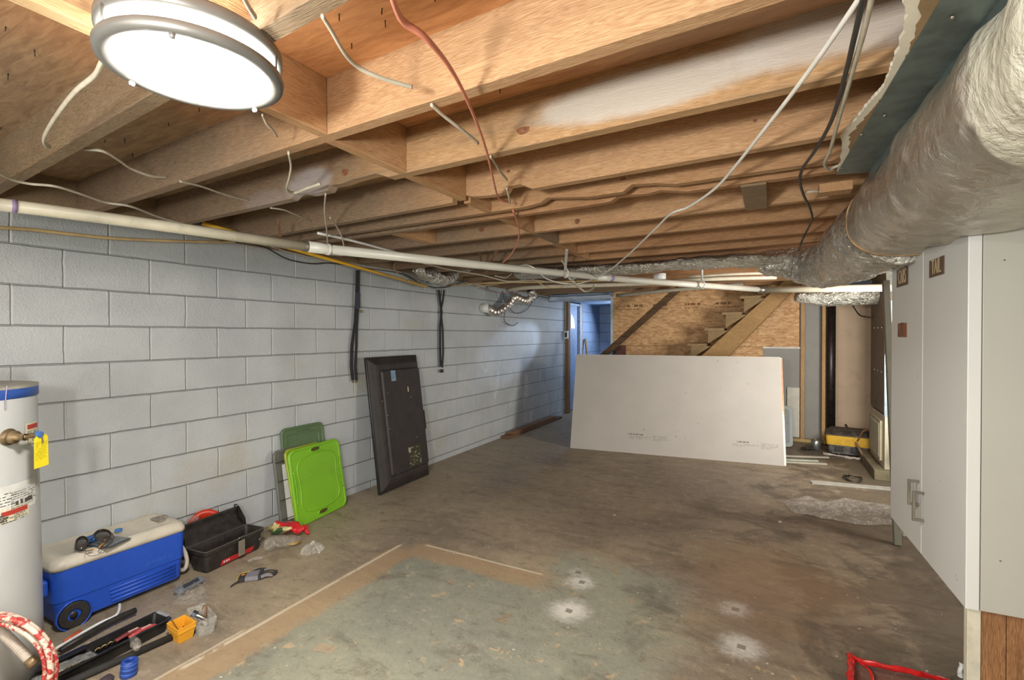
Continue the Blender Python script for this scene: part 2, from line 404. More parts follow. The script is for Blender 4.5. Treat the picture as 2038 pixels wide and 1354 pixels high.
def make_cmu(name, hexa_, hexb, axis='y', stains=True):
    M = Mat(name); co = M.pos(); x, y, z = M.xyz(co); a = y if axis == 'y' else x
    wob = (M.noise(co, 7, 3)-.5)*.012
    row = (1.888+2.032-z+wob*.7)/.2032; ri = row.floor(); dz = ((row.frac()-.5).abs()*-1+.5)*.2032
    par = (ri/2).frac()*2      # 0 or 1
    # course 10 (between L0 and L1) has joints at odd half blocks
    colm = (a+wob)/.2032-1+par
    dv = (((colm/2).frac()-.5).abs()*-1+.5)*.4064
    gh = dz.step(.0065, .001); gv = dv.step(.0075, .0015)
    blk = N(M.nt, M.noise(co, 2.4, 5).k); fine = M.noise(co, 95, 3, .6); mid = M.noise(co, 34, 4, .6)
    col = M.mix(blk.step(.3, .7), rgb(hexa_), rgb(hexb))
    if stains:
        yl = M.noise(co, 1.4, 4, .6).step(.56, .72)
        col = M.mix(yl*.35, col, rgb('b3a98c'))
        lime = (M.noise(M.scale(co, (1, 1, .45)), 5.5, 8, .74, .9)).step(.52, .66)
        reg = (y+(z*1.2)).step(4.2, 5.6)*(z+(M.noise(co, 1.2, 2)-.5)*.7).step(1.15, .75)
        col = M.mix(lime*reg*.95, col, rgb('d8d8d2'))
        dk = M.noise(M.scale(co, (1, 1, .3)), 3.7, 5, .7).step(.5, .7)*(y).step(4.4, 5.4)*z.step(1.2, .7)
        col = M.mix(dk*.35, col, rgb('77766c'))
        top = z.step(1.72, 1.98); col = M.mix(top*.4, col, rgb('67706f'))  # block colour mixed darker towards the wall top
    col = M.mix(gh*.5, col, rgb('73756f')); col = M.mix(gv*.8*M.noise(co, 1.3, 2).step(.35, .5), col, rgb('d0d2cc'))  # groove shading and joint highlights put into the block colour
    M.set(Base_Color=col, Roughness=.62); M.b.inputs['Specular IOR Level'].default_value = .4
    M.bump(fine*.5+mid*.35-gh*.9-gv*.7, .95, .009)
    return M.m
def make_osb():
    M = Mat('osb'); co = M.co(); base = None
    a = M.noise(M.scale(co, (1, 1, 5)), 9, 4, .7, .8); b = M.noise(M.scale(co, (1.4, 1, 6), (0, .5, 0)), 11, 4, .7, .6); c = M.noise(M.scale(co, (1.4, 1, 6), (0, -.55, 0)), 10, 4, .7, .6)
    v = M.voro(M.scale(co, (1, 1, 2.6), (0, .3, 0)), 17, 'Color'); vx = M.xyz(v)[0]
    col = M.mix(vx, rgb('b98a5a'), rgb('dcb381'))
    col = M.mix(a.step(.55, .62)*.6, col, rgb('8a5d36')); col = M.mix(b.step(.6, .66)*.7, col, rgb('e0bb85')); col = M.mix(c.step(.62, .67)*.6, col, rgb('6f4a2c'))
    M.set(Base_Color=col, Roughness=.7); M.bump(a+b+c, .4, .004); return M.m
def make_sheathing():
    M = Mat('subfloor_plywood'); co = M.pos(); x, y, z = M.xyz(co)
    g = M.noise(M.scale(co, (2, 11, 2)), 3.5, 5, .65, .8); b = M.noise(co, 1.1, 3)
    col = M.mix(g.step(.3, .7), rgb('c99160'), rgb('ab7246'))
    old = (x+(b-.5)*1.2).step(2.1, 1.2)  # plywood mixed greyer and darker towards the left
    col = M.mix(old*.85, col, M.mix(g.step(.3, .7), rgb('9d8768'), rgb('7a674f')))  # greyer, darker mix towards the left
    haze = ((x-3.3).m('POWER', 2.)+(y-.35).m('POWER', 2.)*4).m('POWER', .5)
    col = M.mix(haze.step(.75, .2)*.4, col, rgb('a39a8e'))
    kn = N(M.nt, M.voro(M.scale(co, (1, 1.6, 1)), 2.3)); col = M.mix(kn.step(.05, .03)*.8, col, rgb('3d2615'))
    M.set(Base_Color=col, Roughness=.72); M.bump(g, .25, .004); return M.m
FLOOR = make_floor(); CMU = make_cmu('painted_block', 'b3b7b7', 'c0c4c3'); BLUE = make_cmu('bluelit_block', '7f90a8', '8c9cb3', stains=False)  # hall blocks carry the blue daylight in their colour
BLUEX = make_cmu('bluelit_block_end', '8696ac', '93a2b6', axis='x', stains=False)
OSB = make_osb(); PLY = make_sheathing()
JW = [wood('joist_wood_a', 'c7a37b', '9b7049', fine=.7, grey_left=True, grey=('8b6f52', .25)),
      wood('joist_wood_b', 'bf986f', '936a45', fine=.7, grey_left=True, grey=('82664a', .4)),
      wood('joist_wood_c', 'bb9169', '8c623f', fine=.7, grey_left=True, grey=('7d5f45', .3))]
OLDW = wood('old_grey_wood', 'a08a6c', '6f5a42', fine=1, grey=('7a6c59', .6))
HAZE = [wood('hazed_wood', 'c29d72', '977149', fine=.8, grey_left=True, grey=('7b6a55', .5), patches=((2.95, 2.17, .42, .075, 'bdb5a9', .85), (3.45, 2.2, .30, .09, 'c2bab0', .8), (1.42, 2.13, .19, .085, 'aba6a6', .6), (1.1, 2.1, .2, .06, 'a09a9c', .25)))]
BLK = wood('blocking_wood', 'c8a076', 'a57a4f', axis='Y', grey=('8b7356', .3))
STUD = wood('stud_wood', 'cda878', 'a67f52', axis='Z')
PLANK = wood('plank_wood', '97714d', '6b4c33', axis='Y')
STAIRW = wood('stair_wood', 'b4905f', '86663f', axis='X', scale=.9)
DARKW = wood('weathered_rail_wood', '7d5f43', '3f2c1d', axis='X', scale=1.2, grey=('2b211a', .7))
GALV = plain('galvanised', '7d8a87', .38, .75, .18, 22); WHITEP = plain('white_paint', 'd5d6d2', .4, var=.04); CREAM = plain('pvc_cream', 'cfc9b2', .35, var=.1, vs=6, dirt=('8a8068', .3))
BLACK = plain('black_plastic', '26231f', .45, var=.3, vs=30); DARK = plain('dark_rubber', '1c1b1a', .7, var=.3); STEEL = plain('brushed_steel', '9a968c', .35, .9)
GREYC = plain('grey_cable', 'b5ad99', .5, var=.1, vs=30); WHITEC = plain('white_cable', 'dcd9cf', .4, var=.05); SALMON = plain('salmon_cable', 'cc8066', .45, var=.12, vs=18); BLKC = plain('black_cable', '2f2c29', .45)
RUST = plain('rusty_strap', '8c6a50', .6, .5, .3, 40); COPPER = plain('dull_copper', 'a08660', .45, .5, .25, 20)
GWB = plain('drywall_paper', 'a9a39a', .75, var=.04, vs=3); GWBEDGE = plain('drywall_edge', 'd6d3c8', .8); GREYWB = plain('grey_drywall', '95928b', .75, var=.06, vs=4); PEACH = plain('peach_board', 'e2c6a6', .75, var=.05, vs=3, dirt=('a98d70', .35))
BLUEP = plain('bluelit_plaster', '93a4bb', .7, var=.12, vs=3)  # plaster tinted blue for the daylight falling on it

# ------------------------------------------------------------------ room shell
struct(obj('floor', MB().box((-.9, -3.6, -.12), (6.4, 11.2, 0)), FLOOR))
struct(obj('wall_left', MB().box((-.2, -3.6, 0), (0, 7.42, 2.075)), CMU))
struct(obj('ceiling', MB().box((-.2, -3.6, 2.262), (6.4, 6.62, 2.30)), PLY))
struct(obj('wall_rear', MB().box((-.2, -3.7, 0), (6.4, -3.6, 2.30)), plain('rear_wall_paint', 'a5a49c', .7)))
struct(obj('wall_right_blocker', MB().box((4.9, -3.6, 0), (5.0, 2.32, 2.262)), plain('right_wall_paint', 'a5a49c', .7)))  # unseen wall added to block light from the right
struct(obj('wall_right', MB().box((6.3, -3.6, 0), (6.4, 7.2, 2.30)), plain('right_wall_paint', 'a5a49c', .7)))
struct(obj('trim_1', MB().box((-.2, -3.6, 2.075), (.0, 7.42, 2.262)), OLDW))
YB = 6.6
# stair wall of oriented strand board
mb = MB().box((1.10, YB, 1.262), (3.640, YB+.012, 2.262))
wb_ = struct(obj('wall_back', mb, OSB))
Fo, _a, _b = frame((1.10, YB-.001, 1.262), (3.64, YB-.001, 1.262), (1.10, YB-.001, 2.2)); mb = MB()
for u_, w_, sd in ((.22, .32, 41), (.62, .30, 42), (1.08, .30, 43), (1.5, .35, 44)): marks(mb, Fo, u_, .60, w_, 1, .055, sd, .0006, .8, .6); marks(mb, Fo, u_, .555, w_, 1, .03, sd+7, .0006, .8, .4)
o = obj('faded_stamp', mb, plain('stamp_brown', '7f5c3c', .8), wb_); o['kind'] = 'stuff'
struct(obj('wall_back_lower', MB().box((1.215, YB+.001, 0), (3.21, YB+.012, 1.258)), OSB))
struct(obj('trim_2', MB().box((1.058, YB-.01, 0), (1.098, YB+.10, 2.03)), plain('pale_corner_bead', 'b9c2c4', .5)))
mb = MB().box((3.21, YB-.004, 0), (3.70, YB+.008, 1.262)); mb.box((3.645, YB-.006, 1.262), (3.70, YB+.008, 2.2))
struct(obj('wall_back_right', mb, GREYWB))
struct(obj('trim_3', MB().box((3.205, YB-.014, 1.240), (3.655, YB-.005, 1.262)), GWBEDGE))
# grey board, studs, peach board wall behind the furnace
struct(obj('wall_back_grey', MB().box((3.70, YB+.09, 0), (3.97, YB+.10, 2.2)), GREYWB))
for i, (a, b) in enumerate(((3.655, 3.70), (3.895, 3.935))):
    struct(obj(f'trim_{i+4}', MB().box((a, YB-.05, .04), (b, YB+.04, 2.10)), STUD, bevel=.002))
struct(obj('trim_6', MB().box((3.30, YB-.05, 0), (4.0, YB+.035, .04)), plain('yellow_pine_plate', 'b09a62', .7)))
mb = MB().box((4.02, YB+.36, 0), (4.485, YB+.37, 1.96)); mb.box((4.488, YB+.36, 0), (6.3, YB+.37, 1.96))
struct(obj('wall_back_peach', mb, PEACH, bevel=.002))
struct(obj('trim_7', MB().box((3.98, YB+.2, 1.90), (4.55, YB+.24, 2.03)), wood('header_wood', 'b98a5c', '97693f')))
struct(obj('wall_right_far', MB().box((6.3, 7.0, 0), (6.4, 7.3, 2.3)), PEACH))
# hall beyond the stair wall, the blue of its daylight put into the colours
struct(obj('wall_hall_left', MB().box((-.12, 8.10, 0), (0, 9.3, 2.06)), BLUE))
struct(obj('wall_hall_end', MB().box((-.12, 9.3, 0), (1.6, 9.4, 2.06)), BLUEX))
struct(obj('wall_hall_right', MB().box((1.10, YB+.1, 0), (1.2, 9.3, 2.06)), BLUEP))
struct(obj('ceiling_hall', MB().box((-.6, YB+.012, 2.05), (1.6, 9.4, 2.10)), BLUEP))
struct(obj('wall_hall_return', MB().box((-.9, 7.42, 0), (-.8, 8.2, 2.08)), BLUEP))
# soffit wrapped in plastic over the hall mouth, colour tinted with the blue daylight
def soff(u, v):
    a = v*PI*.9; r_ = .075+.012*mnoise.noise(V((u*9, v*5, 0)))
    return V((-.0+u*1.1, 6.62-math.cos(a)*r_*1.4, 2.06-math.sin(a)*r_))
o = obj('trim_8', MB().grid(soff, 40, 14), plain('plastic_wrapped_soffit', 'a9b4c4', .35, var=.15, vs=5), solid=.004); struct(o)

# door beyond the left wall, ajar, with a small arched light
dl = thing('door_1', (.0, 7.5, 0), 'x', 'door'); del dl['label']; del dl['category']; struct(dl)
mb = MB().box((-.06, 7.53, .01), (-.015, 8.0, 2.0)); obj('door_panel', mb, plain('door_bluelit', '8fa1bd', .5), dl)  # blue daylight put into the door colour
mb = MB(); F = lambda a, b, c=0.: V((-.012+c, 7.58+a, 1.55+b))
mb.prism([(0.02, 0), (.23, 0)]+[(.23*math.cos(t)*1.0 if False else .02+.21*math.cos(t), .26*math.sin(t)) for t in [PI/2*k/8 for k in range(1, 9)]], 0, .006, F)
lit = Mat('daylit_glass'); lit.set(Base_Color=rgb('d8d6c8')); lit.b.inputs['Emission Color'].default_value = (*rgb('e6e4d6'), 1); lit.b.inputs['Emission Strength'].default_value = .55
obj('fan_light', mb, lit.m, dl)
mb = MB().box((-.03, 8.0, 0), (.035, 8.05, 2.02)); mb.box((-.03, 7.46, 1.985), (.02, 8.05, 2.02)); obj('door_frame', mb, plain('chipped_frame', 'c9cfd8', .5, dirt=('6f6a62', .6)), dl)
o = tag(obj('jamb_board', MB().box((-.02, 8.06, 0), (.02, 8.17, 2.03)), plain('raw_jamb', '9c8c80', .7, var=.3, dirt=('5e4536', .7))), 'rough unpainted jamb board standing right of the blue lit door frame', 'board')
mb = MB().box((.005, 7.30, 0), (.06, 7.40, 2.05)); o = tag(obj('corner_post', mb, wood('post_wood', '9c7a55', '6f5236', axis='Z'), bevel=.003), 'tall brown wood post at the far end of the block wall', 'post')
mb = MB().tube([(.02, 7.27, 2.05), (.02, 7.27, 1.5)], .008, 8, sub=1); o = tag(obj('switch_conduit', mb, GREYC), 'thin grey conduit dropping to the box on the far post', 'conduit')
sw = thing('switch_box', (.03, 7.27, 1.36), 'small white electrical box with black switch on the far wood post', 'switch')
obj('box_cover', MB().box((.0, 7.25, 1.36), (.07, 7.285, 1.50)), WHITEP, sw, bevel=.003)
obj('toggle', MB().box((.02, 7.235, 1.385), (.055, 7.25, 1.47)), BLACK, sw, bevel=.003)
mb = MB().beam((.25, 7.95, .9), (.05, 8.25, 1.35), .03, .05); mb2 = tag(obj('leaning_stick', MB().beam((.30, 8.0, .0), (.03, 8.3, 1.35), .03, .05), STUD), 'wood stick leaning in the hall beside the blue lit door', 'stick')
# stacked planks lying along the wall
pb = PZ(975, 872, .02); pc = PZ(1123, 824, .02)
F, W, Hh = frame((.14, 4.85, .0), (.14, 6.75, 0), (.0, 4.85, 0))
mb = MB().box((0.02, 0, 0.0), (1.88, .13, .036), F=lambda a, b, c: V((.02+b+a*.005, 4.88+a, c)))
tag(obj('floor_plank', mb, wood('plank_a', '8a674a', '5f4432', axis='Y'), bevel=.003), 'brown plank lying on the floor against the block wall, under a shorter one', 'plank')
mb = MB().box((0, 0, 0), (1.5, .10, .036), F=lambda a, b, c: V((.055+b-a*.01, 5.02+a, .037+c)))
tag(obj('floor_plank', mb, wood('plank_b', '967150', '694a33', axis='Y'), bevel=.003), 'shorter brown plank stacked on the plank by the block wall', 'plank')

# ------------------------------------------------------------------ ceiling joists and blocking
ZB, JT = 2.08, .042
J = [('J0', -.074, -.368, 'third', None), ('A', .336, .093, '', None)]
joists = [(-1.18, -1.28, 1, []), (-.62, -.80, 1, []), (-.074, -.368, 0, []), (.300, .105, 0, []),
 (.685, .541, 3, [(1.30, 0), (1.33, .018), (1.36, .020), (1.44, 0.002), (1.56, .0), (1.58, .02), (1.66, .016), (1.72, .024), (1.86, .026), (1.93, 0)]),
 (1.157, .961, 0, [(1.935, 0), (1.94, .03), (2.0, .03), (2.06, .012), (2.16, .004), (2.24, .004), (2.26, .03), (2.32, .03), (2.38, 0)]),
 (1.350, 1.265, 1, [(2.20, 0), (2.30, .01), (2.34, .03), (2.42, .02), (2.55, .004), (2.72, .004), (2.76, .03), (2.86, .022), (2.95, .004)]),
 (1.483, 1.392, 2, [(2.5, 0), (2.62, .004), (2.66, .024), (2.80, .016), (2.86, .024), (2.98, 0)]),
 (1.919, 1.830, 0, []), (2.340, 2.257, 1, []), (2.793, 2.720, 2, []), (3.150, 3.090, 1, []), (3.60, 3.56, 2, []), (4.04, 3.99, 1, []), (4.50, 4.50, 2, []), (4.94, 4.96, 1, []), (5.38, 5.38, 2, []), (5.82, 5.82, 1, []), (6.24, 6.24, 2, [])]
jl = ['leftmost joist in the photo, behind the lamp away from the camera view', 'dull joist at the upper left edge, before the one crossing behind the lamp',
 'joist running close behind the round lamp', 'pale joist nearest in front, just beyond the round lamp', 'joist with white paint haze and a big knot, chewed under its left half',
 'joist sawn through beside the blocking where the salmon cable ends', 'split joist doubled against the next one, nearer of the pair', 'farther joist of the doubled pair, with chipped lower edge',
 'joist beyond the doubled pair, with a scrap block nailed at its right end', 'joist second beyond the doubled pair', 'joist third beyond the doubled pair', 'joist touching the near side of the silver duct run',
 'joist hidden mostly by the silver duct run', 'first joist seen beyond the silver duct run', 'second joist beyond the silver duct run', 'third joist beyond the silver duct run', 'fourth joist beyond the silver duct run', 'fifth joist beyond the silver duct run', 'last joist before the stair wall']
def jy(j, x): return joists[j][0]+(joists[j][1]-joists[j][0])*x/4
def joist(i):
    y0, y4, k, notch = joists[i]; xs = [(.004, 0)]+notch+[(6.28, 0)]
    if i in (5,): xs = [(.004, -.004)]+notch+[(6.28, 0)]
    mb = MB(); n = len(xs); sl = (y4-y0)/4
    poly = [(x, ZB+d) for x, d in xs]+[(6.28, 2.262), (.004, 2.262)]
    f = [V((x, y0+sl*x-JT, z)) for x, z in poly]; b = [V((x, y0+sl*x, z)) for x, z in poly]; m_ = len(poly)
    mb.add(f+b, [tuple(range(m_)), tuple(reversed(range(m_, 2*m_)))]+[(q, m_+q, m_+(q+1) % m_, (q+1) % m_) for q in range(m_)])
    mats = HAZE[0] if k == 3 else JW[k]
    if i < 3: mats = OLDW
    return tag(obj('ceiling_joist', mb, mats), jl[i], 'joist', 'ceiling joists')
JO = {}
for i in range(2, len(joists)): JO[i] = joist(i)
def block(x, a, b, label, z0=ZB, m_=BLK, t=.038, zt=2.262, tilt=0):
    ya = jy(a, x)+.001; yb = jy(b, x)-JT-.001
    mb = MB().box((x-t, ya, z0), (x, yb, zt))
    return tag(obj('joist_blocking', mb, m_, bevel=.002), label, 'blocking', 'blocking between joists')
block(2.052, 2, 3, 'bright blocking board right of the lamp, between the two nearest joists')
block(2.03, 3, 4, 'blocking board shaded at its top, behind the pale joist')
block(2.02, 4, 5, 'blocking board in the third bay, ending at the chewed joist')
block(2.015, 5, 6, 'blocking board where the salmon cable dips behind the joist')
block(1.995, 7, 8, 'blocking board just beyond the doubled joists')
block(1.985, 8, 9, 'blocking board in the second bay beyond the doubled joists', m_=OLDW)
block(1.95, 9, 10, 'blocking board ending above the white pipe hook')
block(1.93, 10, 11, 'blocking board nearest to the silver duct run')
block(1.215, 7, 8, 'short blocking board with bent nails, above the white pipe', ZB, BLK, .07)
mb = MB().box((2.015, -.76, ZB), (2.055, -.225, 2.262)); tag(obj('joist_blocking', mb, wood('pale_new_board', 'cdb288', 'b49468', axis='Y'), bevel=.002), 'clean pale board above the left edge of the round lamp', 'blocking', 'blocking between joists')
# boards that carry the lamp
mb = MB().box((2.10, -.55, 2.085), (2.32, jy(2, 2.2)-JT-.002, 2.262)); tag(obj('lamp_backing_board', mb, wood('backing', 'c29c74', 'a47b54', axis='Y')), 'wide tan board the round lamp is fixed to', 'board')
# scrap block nailed under the far joists at right
p = PZ(1553, 380, 2.075)
mb = MB().box((3.20, jy(7, 3.3)-.03, ZB-.012), (3.30, jy(8, 3.3)-.02, ZB-.001)); tag(obj('scrap_board', mb, OLDW, bevel=.002), 'short grey-brown scrap board nailed across two joists near the black cord', 'board')
# knots as inlaid discs
KN = plain('wood_knot', '7c4f34', .7, var=.35, vs=60); KR = plain('wood_knot_rim', 'b57f50', .7)
def knot(i, px, py, a, b):
    x0 = PY(px, py, jy(i, 2)-JT).x; yy = jy(i, x0)-JT; p = PY(px, py, yy)
    mb = MB(); F = lambda u, v, n=0.: V((p.x+u, yy-n, p.z+v))
    mb.prism([(a*math.cos(t)*(1+.12*math.sin(3*t)), b*math.sin(t)*(1+.1*math.cos(2*t))) for t in [2*PI*k/22 for k in range(22)]], -.002, .0012, F)
    obj('knot', mb, KN, JO[i])
knot(4, 1042, 260, .026, .014); knot(4, 687, 343, .020, .016); knot(5, 1012, 341, .009, .008); knot(8, 1126, 485, .022, .02) if False else None
knot(8, 1149, 441, .017, .017); knot(8, 958, 457, .022, .017); knot(5, 1503, 240, .007, .006); knot(6, 1240, 356, .013, .007)
# nails through the subfloor
mb = MB(); R2 = random.Random(3)
nm = plain('nail_dark', '3a352e', .5, .6)
for k in range(46):
    x = R2.uniform(.5, 3.6); j = R2.choice([2, 3, 3, 4]); y = jy(j, x)-JT-R2.uniform(.02, .24)
    mb.tube([(x, y, 2.268), (x+R2.uniform(-.003, .003), y+R2.uniform(-.003, .003), 2.262-R2.uniform(.012, .024))], .0016, 5, sub=1)
o = obj('subfloor_nails', mb, nm); o['kind'] = 'stuff'; o['label'] = 'points of flooring nails poking through the subfloor'

# ------------------------------------------------------------------ round ceiling lamp
LC = V((2.205, -.335, 0)); zb_ = 2.0
lamp = thing('ceiling_lamp', (LC.x, LC.y, 2.08), 'round glowing ceiling lamp with two brushed metal rings', 'lamp')
ring = plain('lamp_nickel', '77756f', .42, .45, .06)
em = Mat('lamp_glow'); em.set(Base_Color=(.9, .9, .88)); em.b.inputs['Emission Color'].default_value = (1, .975, .93, 1); em.b.inputs['Emission Strength'].default_value = LAMP_EMIT
em.set(Roughness=.4)
c = (LC.x, LC.y, 0)
obj('base_ring', MB().lathe([(.168, 2.078), (.173, 2.072), (.173, 2.055), (.168, 2.050), (.158, 2.050), (.158, 2.078)], c, seg=96, closed=True), ring, lamp)
obj('lower_ring', MB().lathe([(.173, 2.022), (.176, 2.016), (.174, 2.004), (.165, 2.000), (.142, 2.001), (.142, 2.006), (.160, 2.022)], c, seg=96, closed=True), ring, lamp)
mb = MB().lathe([(.0, 1.994), (.06, 1.9945), (.11, 1.997), (.1415, 2.002), (.150, 2.006)], c, seg=96); obj('diffuser', mb, em.m, lamp)
em2 = Mat('lamp_side_glow'); em2.set(Base_Color=(.9, .9, .88)); em2.b.inputs['Emission Color'].default_value = (1, .975, .93, 1); em2.b.inputs['Emission Strength'].default_value = 22
obj('side_glass', MB().lathe([(.150, 2.007), (.158, 2.010), (.158, 2.060), (.0, 2.060)], c, seg=96), em2.m, lamp)
for k, a in enumerate((62, 182, 302)):
    t = math.radians(a-58+28); d = V((math.cos(t), math.sin(t), 0)); q = V(c)+d*.171
    st = obj('strut', MB().tube([q+V((0, 0, 2.018)), q+V((0, 0, 2.056))], .003, 8, sub=1), ring, lamp)
for a in (100, 200, 318):
    t = math.radians(a); d = V((math.cos(t), math.sin(t), 0)); q = V(c)+d*.160
    obj('finial', MB().lathe([(0, 1.990), (.005, 1.991), (.0065, 1.996), (.005, 2.002), (0, 2.004)], (q.x, q.y, 0), seg=12), ring, lamp)
mb = MB(); q = random.Random(5)
for k in range(7): a = V((2.235+q.uniform(-.02, .03), -.29+q.uniform(-.012, .012), 1.9935)); mb.tube([a, a+V((q.uniform(-.006, .006), .004, 0))], .0012, 5, sub=1)
obj('dead_insect_specks', mb, plain('speck', '6b655c', .8), lamp)

def hitF(F, px, py):
    d = ray(px, py); t = (F.O-CAM).dot(F.n)/d.dot(F.n); p = CAM+d*t-F.O; return p.dot(F.u), p.dot(F.v)
def hitcyl(px, py, cx, cy, r_):
    d = ray(px, py); o = CAM-V((cx, cy, 0)); a = d.x**2+d.y**2; b = o.x*d.x+o.y*d.y; c_ = o.x**2+o.y**2-r_*r_
    t = (-b-math.sqrt(max(b*b-a*c_, 0)))/a; return CAM+d*t
def crumple(s, amp, seed=0.):
    def f(p):
        q = p*s+V((seed, seed*1.7, 0)); return mnoise.noise_vector(q)*amp+mnoise.noise_vector(q*2.7)*amp*.4
    return f

# ------------------------------------------------------------------ silver ducts at the right
UD = V((-.0493, .9988, 0))
def mast(M, x, y, z, wob):
    o_ = ((x-3.85)/.30).m('POWER', 2.)+((y+.10)/.57).m('POWER', 2.)+wob; i_ = ((x-3.80)/.26).m('POWER', 2.)+((y+.20)/.30).m('POWER', 2.)+wob*.5
    return o_.step(1.04, .98)*i_.step(.95, 1.0)
MC_M = tuple(PD(2085, 85, 1.30))
FOILM = foil('foil_mastic', 'cfcabc', .33, 1.0, 13, .4, mastic=mast); FOIL = foil('foil_crinkled', 'd9d6cc', .24, 1.5, 19, .15); FOILR = foil('foil_run', 'd0ccbf', .27, 1.4, 26, .25)
duct = thing('main_duct', (3.85, .6, 1.77), 'big foil wrapped duct overhead at right, with a pale mastic patch', 'duct')
def dprof(t, a, r_):      # rounded box cross-section
    c_, s_ = math.cos(a), math.sin(a); k = 1/((abs(c_)/1.)**2.6+(abs(s_)/1.)**2.6)**(1/2.6); return r_*k*(1+.018*math.sin(t*60)+.03*math.sin(t*17+a))
mb = MB(); pts = [V((3.86, 1.75, 1.945))-UD*d for d in (0, .35, .7, 1.05, 1.4, 1.75, 2.2, 3.0)]
mb.tube(pts, [.19, .205, .205, .21, .215, .22, .22, .22], 56, 0, True, 8, flat=(.86, 1.22), wob=crumple(5, .012), up=V((0, 0, 1)), radf=dprof)
obj('insulated_wrap', mb, FOILM, duct, recalc=True)
mb = MB(); q = V((3.86, 1.752, 1.945))
lp = []
for off, rr in ((-.02, 1.0), (-.02, 1.05), (.012, 1.045), (.012, .96)):
    lp.append([q+UD*off+V((0, 0, 1))*math.cos(2*PI*k/48)*.19*.86*rr*(1/((abs(math.cos(2*PI*k/48)))**2.6+abs(math.sin(2*PI*k/48))**2.6)**(1/2.6))+V((1, .05, 0))*math.sin(2*PI*k/48)*.19*1.22*rr*(1/((abs(math.cos(2*PI*k/48)))**2.6+abs(math.sin(2*PI*k/48))**2.6)**(1/2.6)) for k in range(48)])
mb.loops(lp, cap1=False, smooth=True); obj('end_collar', mb, plain('tan_collar', 'a88a63', .6, .2, .3, 25), duct)
# takeoff bulge towards the right near the lens
mb = MB(); mb.tube([V((3.98, .22, 1.97)), V((4.2, .12, 1.97)), V((4.6, .05, 1.97))], [.19, .2, .2], 40, 0, True, 10, wob=crumple(6, .008))
obj('branch', mb, FOILM, duct)
# galvanised flange
g = [PZ(*p_, 2.066) for p_ in ((1880, -14), (1784, 155), (1664, 348))]; g2 = [V((p_.x+w_, p_.y+.03, p_.z)) for p_, w_ in zip(g, (.10, .10, .11))]
g0 = g[0]+(g[0]-g[2])*.6; g20 = g2[0]+(g2[0]-g2[2])*.6
mb = MB(); 
for a_, b_, c_, d_ in ((g0, g20, g2[2], g[2]),):
    up = V((0, 0, .008)); mb.hexa([a_, b_, c_, d_, a_+up, b_+up, c_+up, d_+up])
    mb.hexa([b_-V((0, 0, .03)), b_+V((.004, 0, -.03)), c_+V((.004, 0, -.03)), c_-V((0, 0, .03)), b_, b_+V((.004, 0, 0)), c_+V((.004, 0, 0)), c_])
obj('sheet_metal_flange', mb, GALV, duct)
mb = MB()
for px, py in ((1714, 268), (1895, 35), (1760, 230), (1675, 335)):
    s_ = PZ(px, py, 2.064); mb.lathe([(0, -.004), (.004, -.003), (.005, 0)], s_, seg=8)
obj('screws', mb, STEEL, duct)['kind'] = 'stuff'
# torn gypsum ceiling strip beside it
left = [(1799, -14), (1804, 40), (1790, 90), (1776, 130), (1768, 150), (1756, 177), (1734, 200), (1716, 223), (1696, 246), (1674, 273), (1676, 289), (1672, 326), (1664, 346)]
right = [(1885, -14), (1850, 40), (1824, 85), (1806, 118), (1797, 135), (1784, 157), (1764, 190), (1745, 222), (1728, 250), (1706, 285), (1700, 296), (1682, 322), (1668, 346)]
def torn(z0, z1, li, inset, name_, mat_, par):
    mb = MB(); L_ = []; Rr_ = []
    L2 = []; 
    for i in range(len(left)-1):
        for k in range(6):
            t = k/6; a_, b_ = left[i], left[i+1]; c_, d_ = right[i], right[i+1]
            wv = mnoise.noise(V((i*1.3+t*4, inset*90, 0)))*.009
            p_ = PZ(a_[0]+(b_[0]-a_[0])*t, a_[1]+(b_[1]-a_[1])*t, z0)+V((inset+wv, 0, 0)); q_ = PZ(c_[0]+(d_[0]-c_[0])*t, c_[1]+(d_[1]-c_[1])*t, z0)+V((.02, 0, 0))
            L2.append((p_, q_))
    n = len(L2); vs = []
    for p_, q_ in L2: vs += [p_, q_, V((p_.x, p_.y, z1)), V((q_.x, q_.y, z1))]
    fs = []
    for i in range(n-1):
        a = i*4; b = a+4; fs += [(a, b, b+1, a+1), (a+2, a+3, b+3, b+2), (a, a+2, b+2, b), (a+1, b+1, b+3, a+3)]
    fs += [(0, 1, 3, 2), ((n-1)*4, (n-1)*4+2, (n-1)*4+3, (n-1)*4+1)]
    mb.add(vs, fs); return obj(name_, mb, mat_, par)
tg = thing('torn_ceiling_strip', PZ(1740, 200, 2.066), 'ragged brown and cream gypsum strip beside the sheet metal flange', 'drywall')
torn(2.069, 2.0795, None, 0, 'gypsum_core', plain('gypsum', 'ddd6c2', .85, var=.05), tg)
torn(2.0672, 2.069, None, .022, 'torn_paper', plain('torn_paper_brown', '8c7352', .85, var=.15, vs=6), tg)
mb = MB().box((3.50, 1.52, 2.04), (3.62, 1.60, 2.079)); tag(obj('nailed_block', mb, BLK, bevel=.002), 'small light wood block under the joists at the end of the metal flange', 'block')
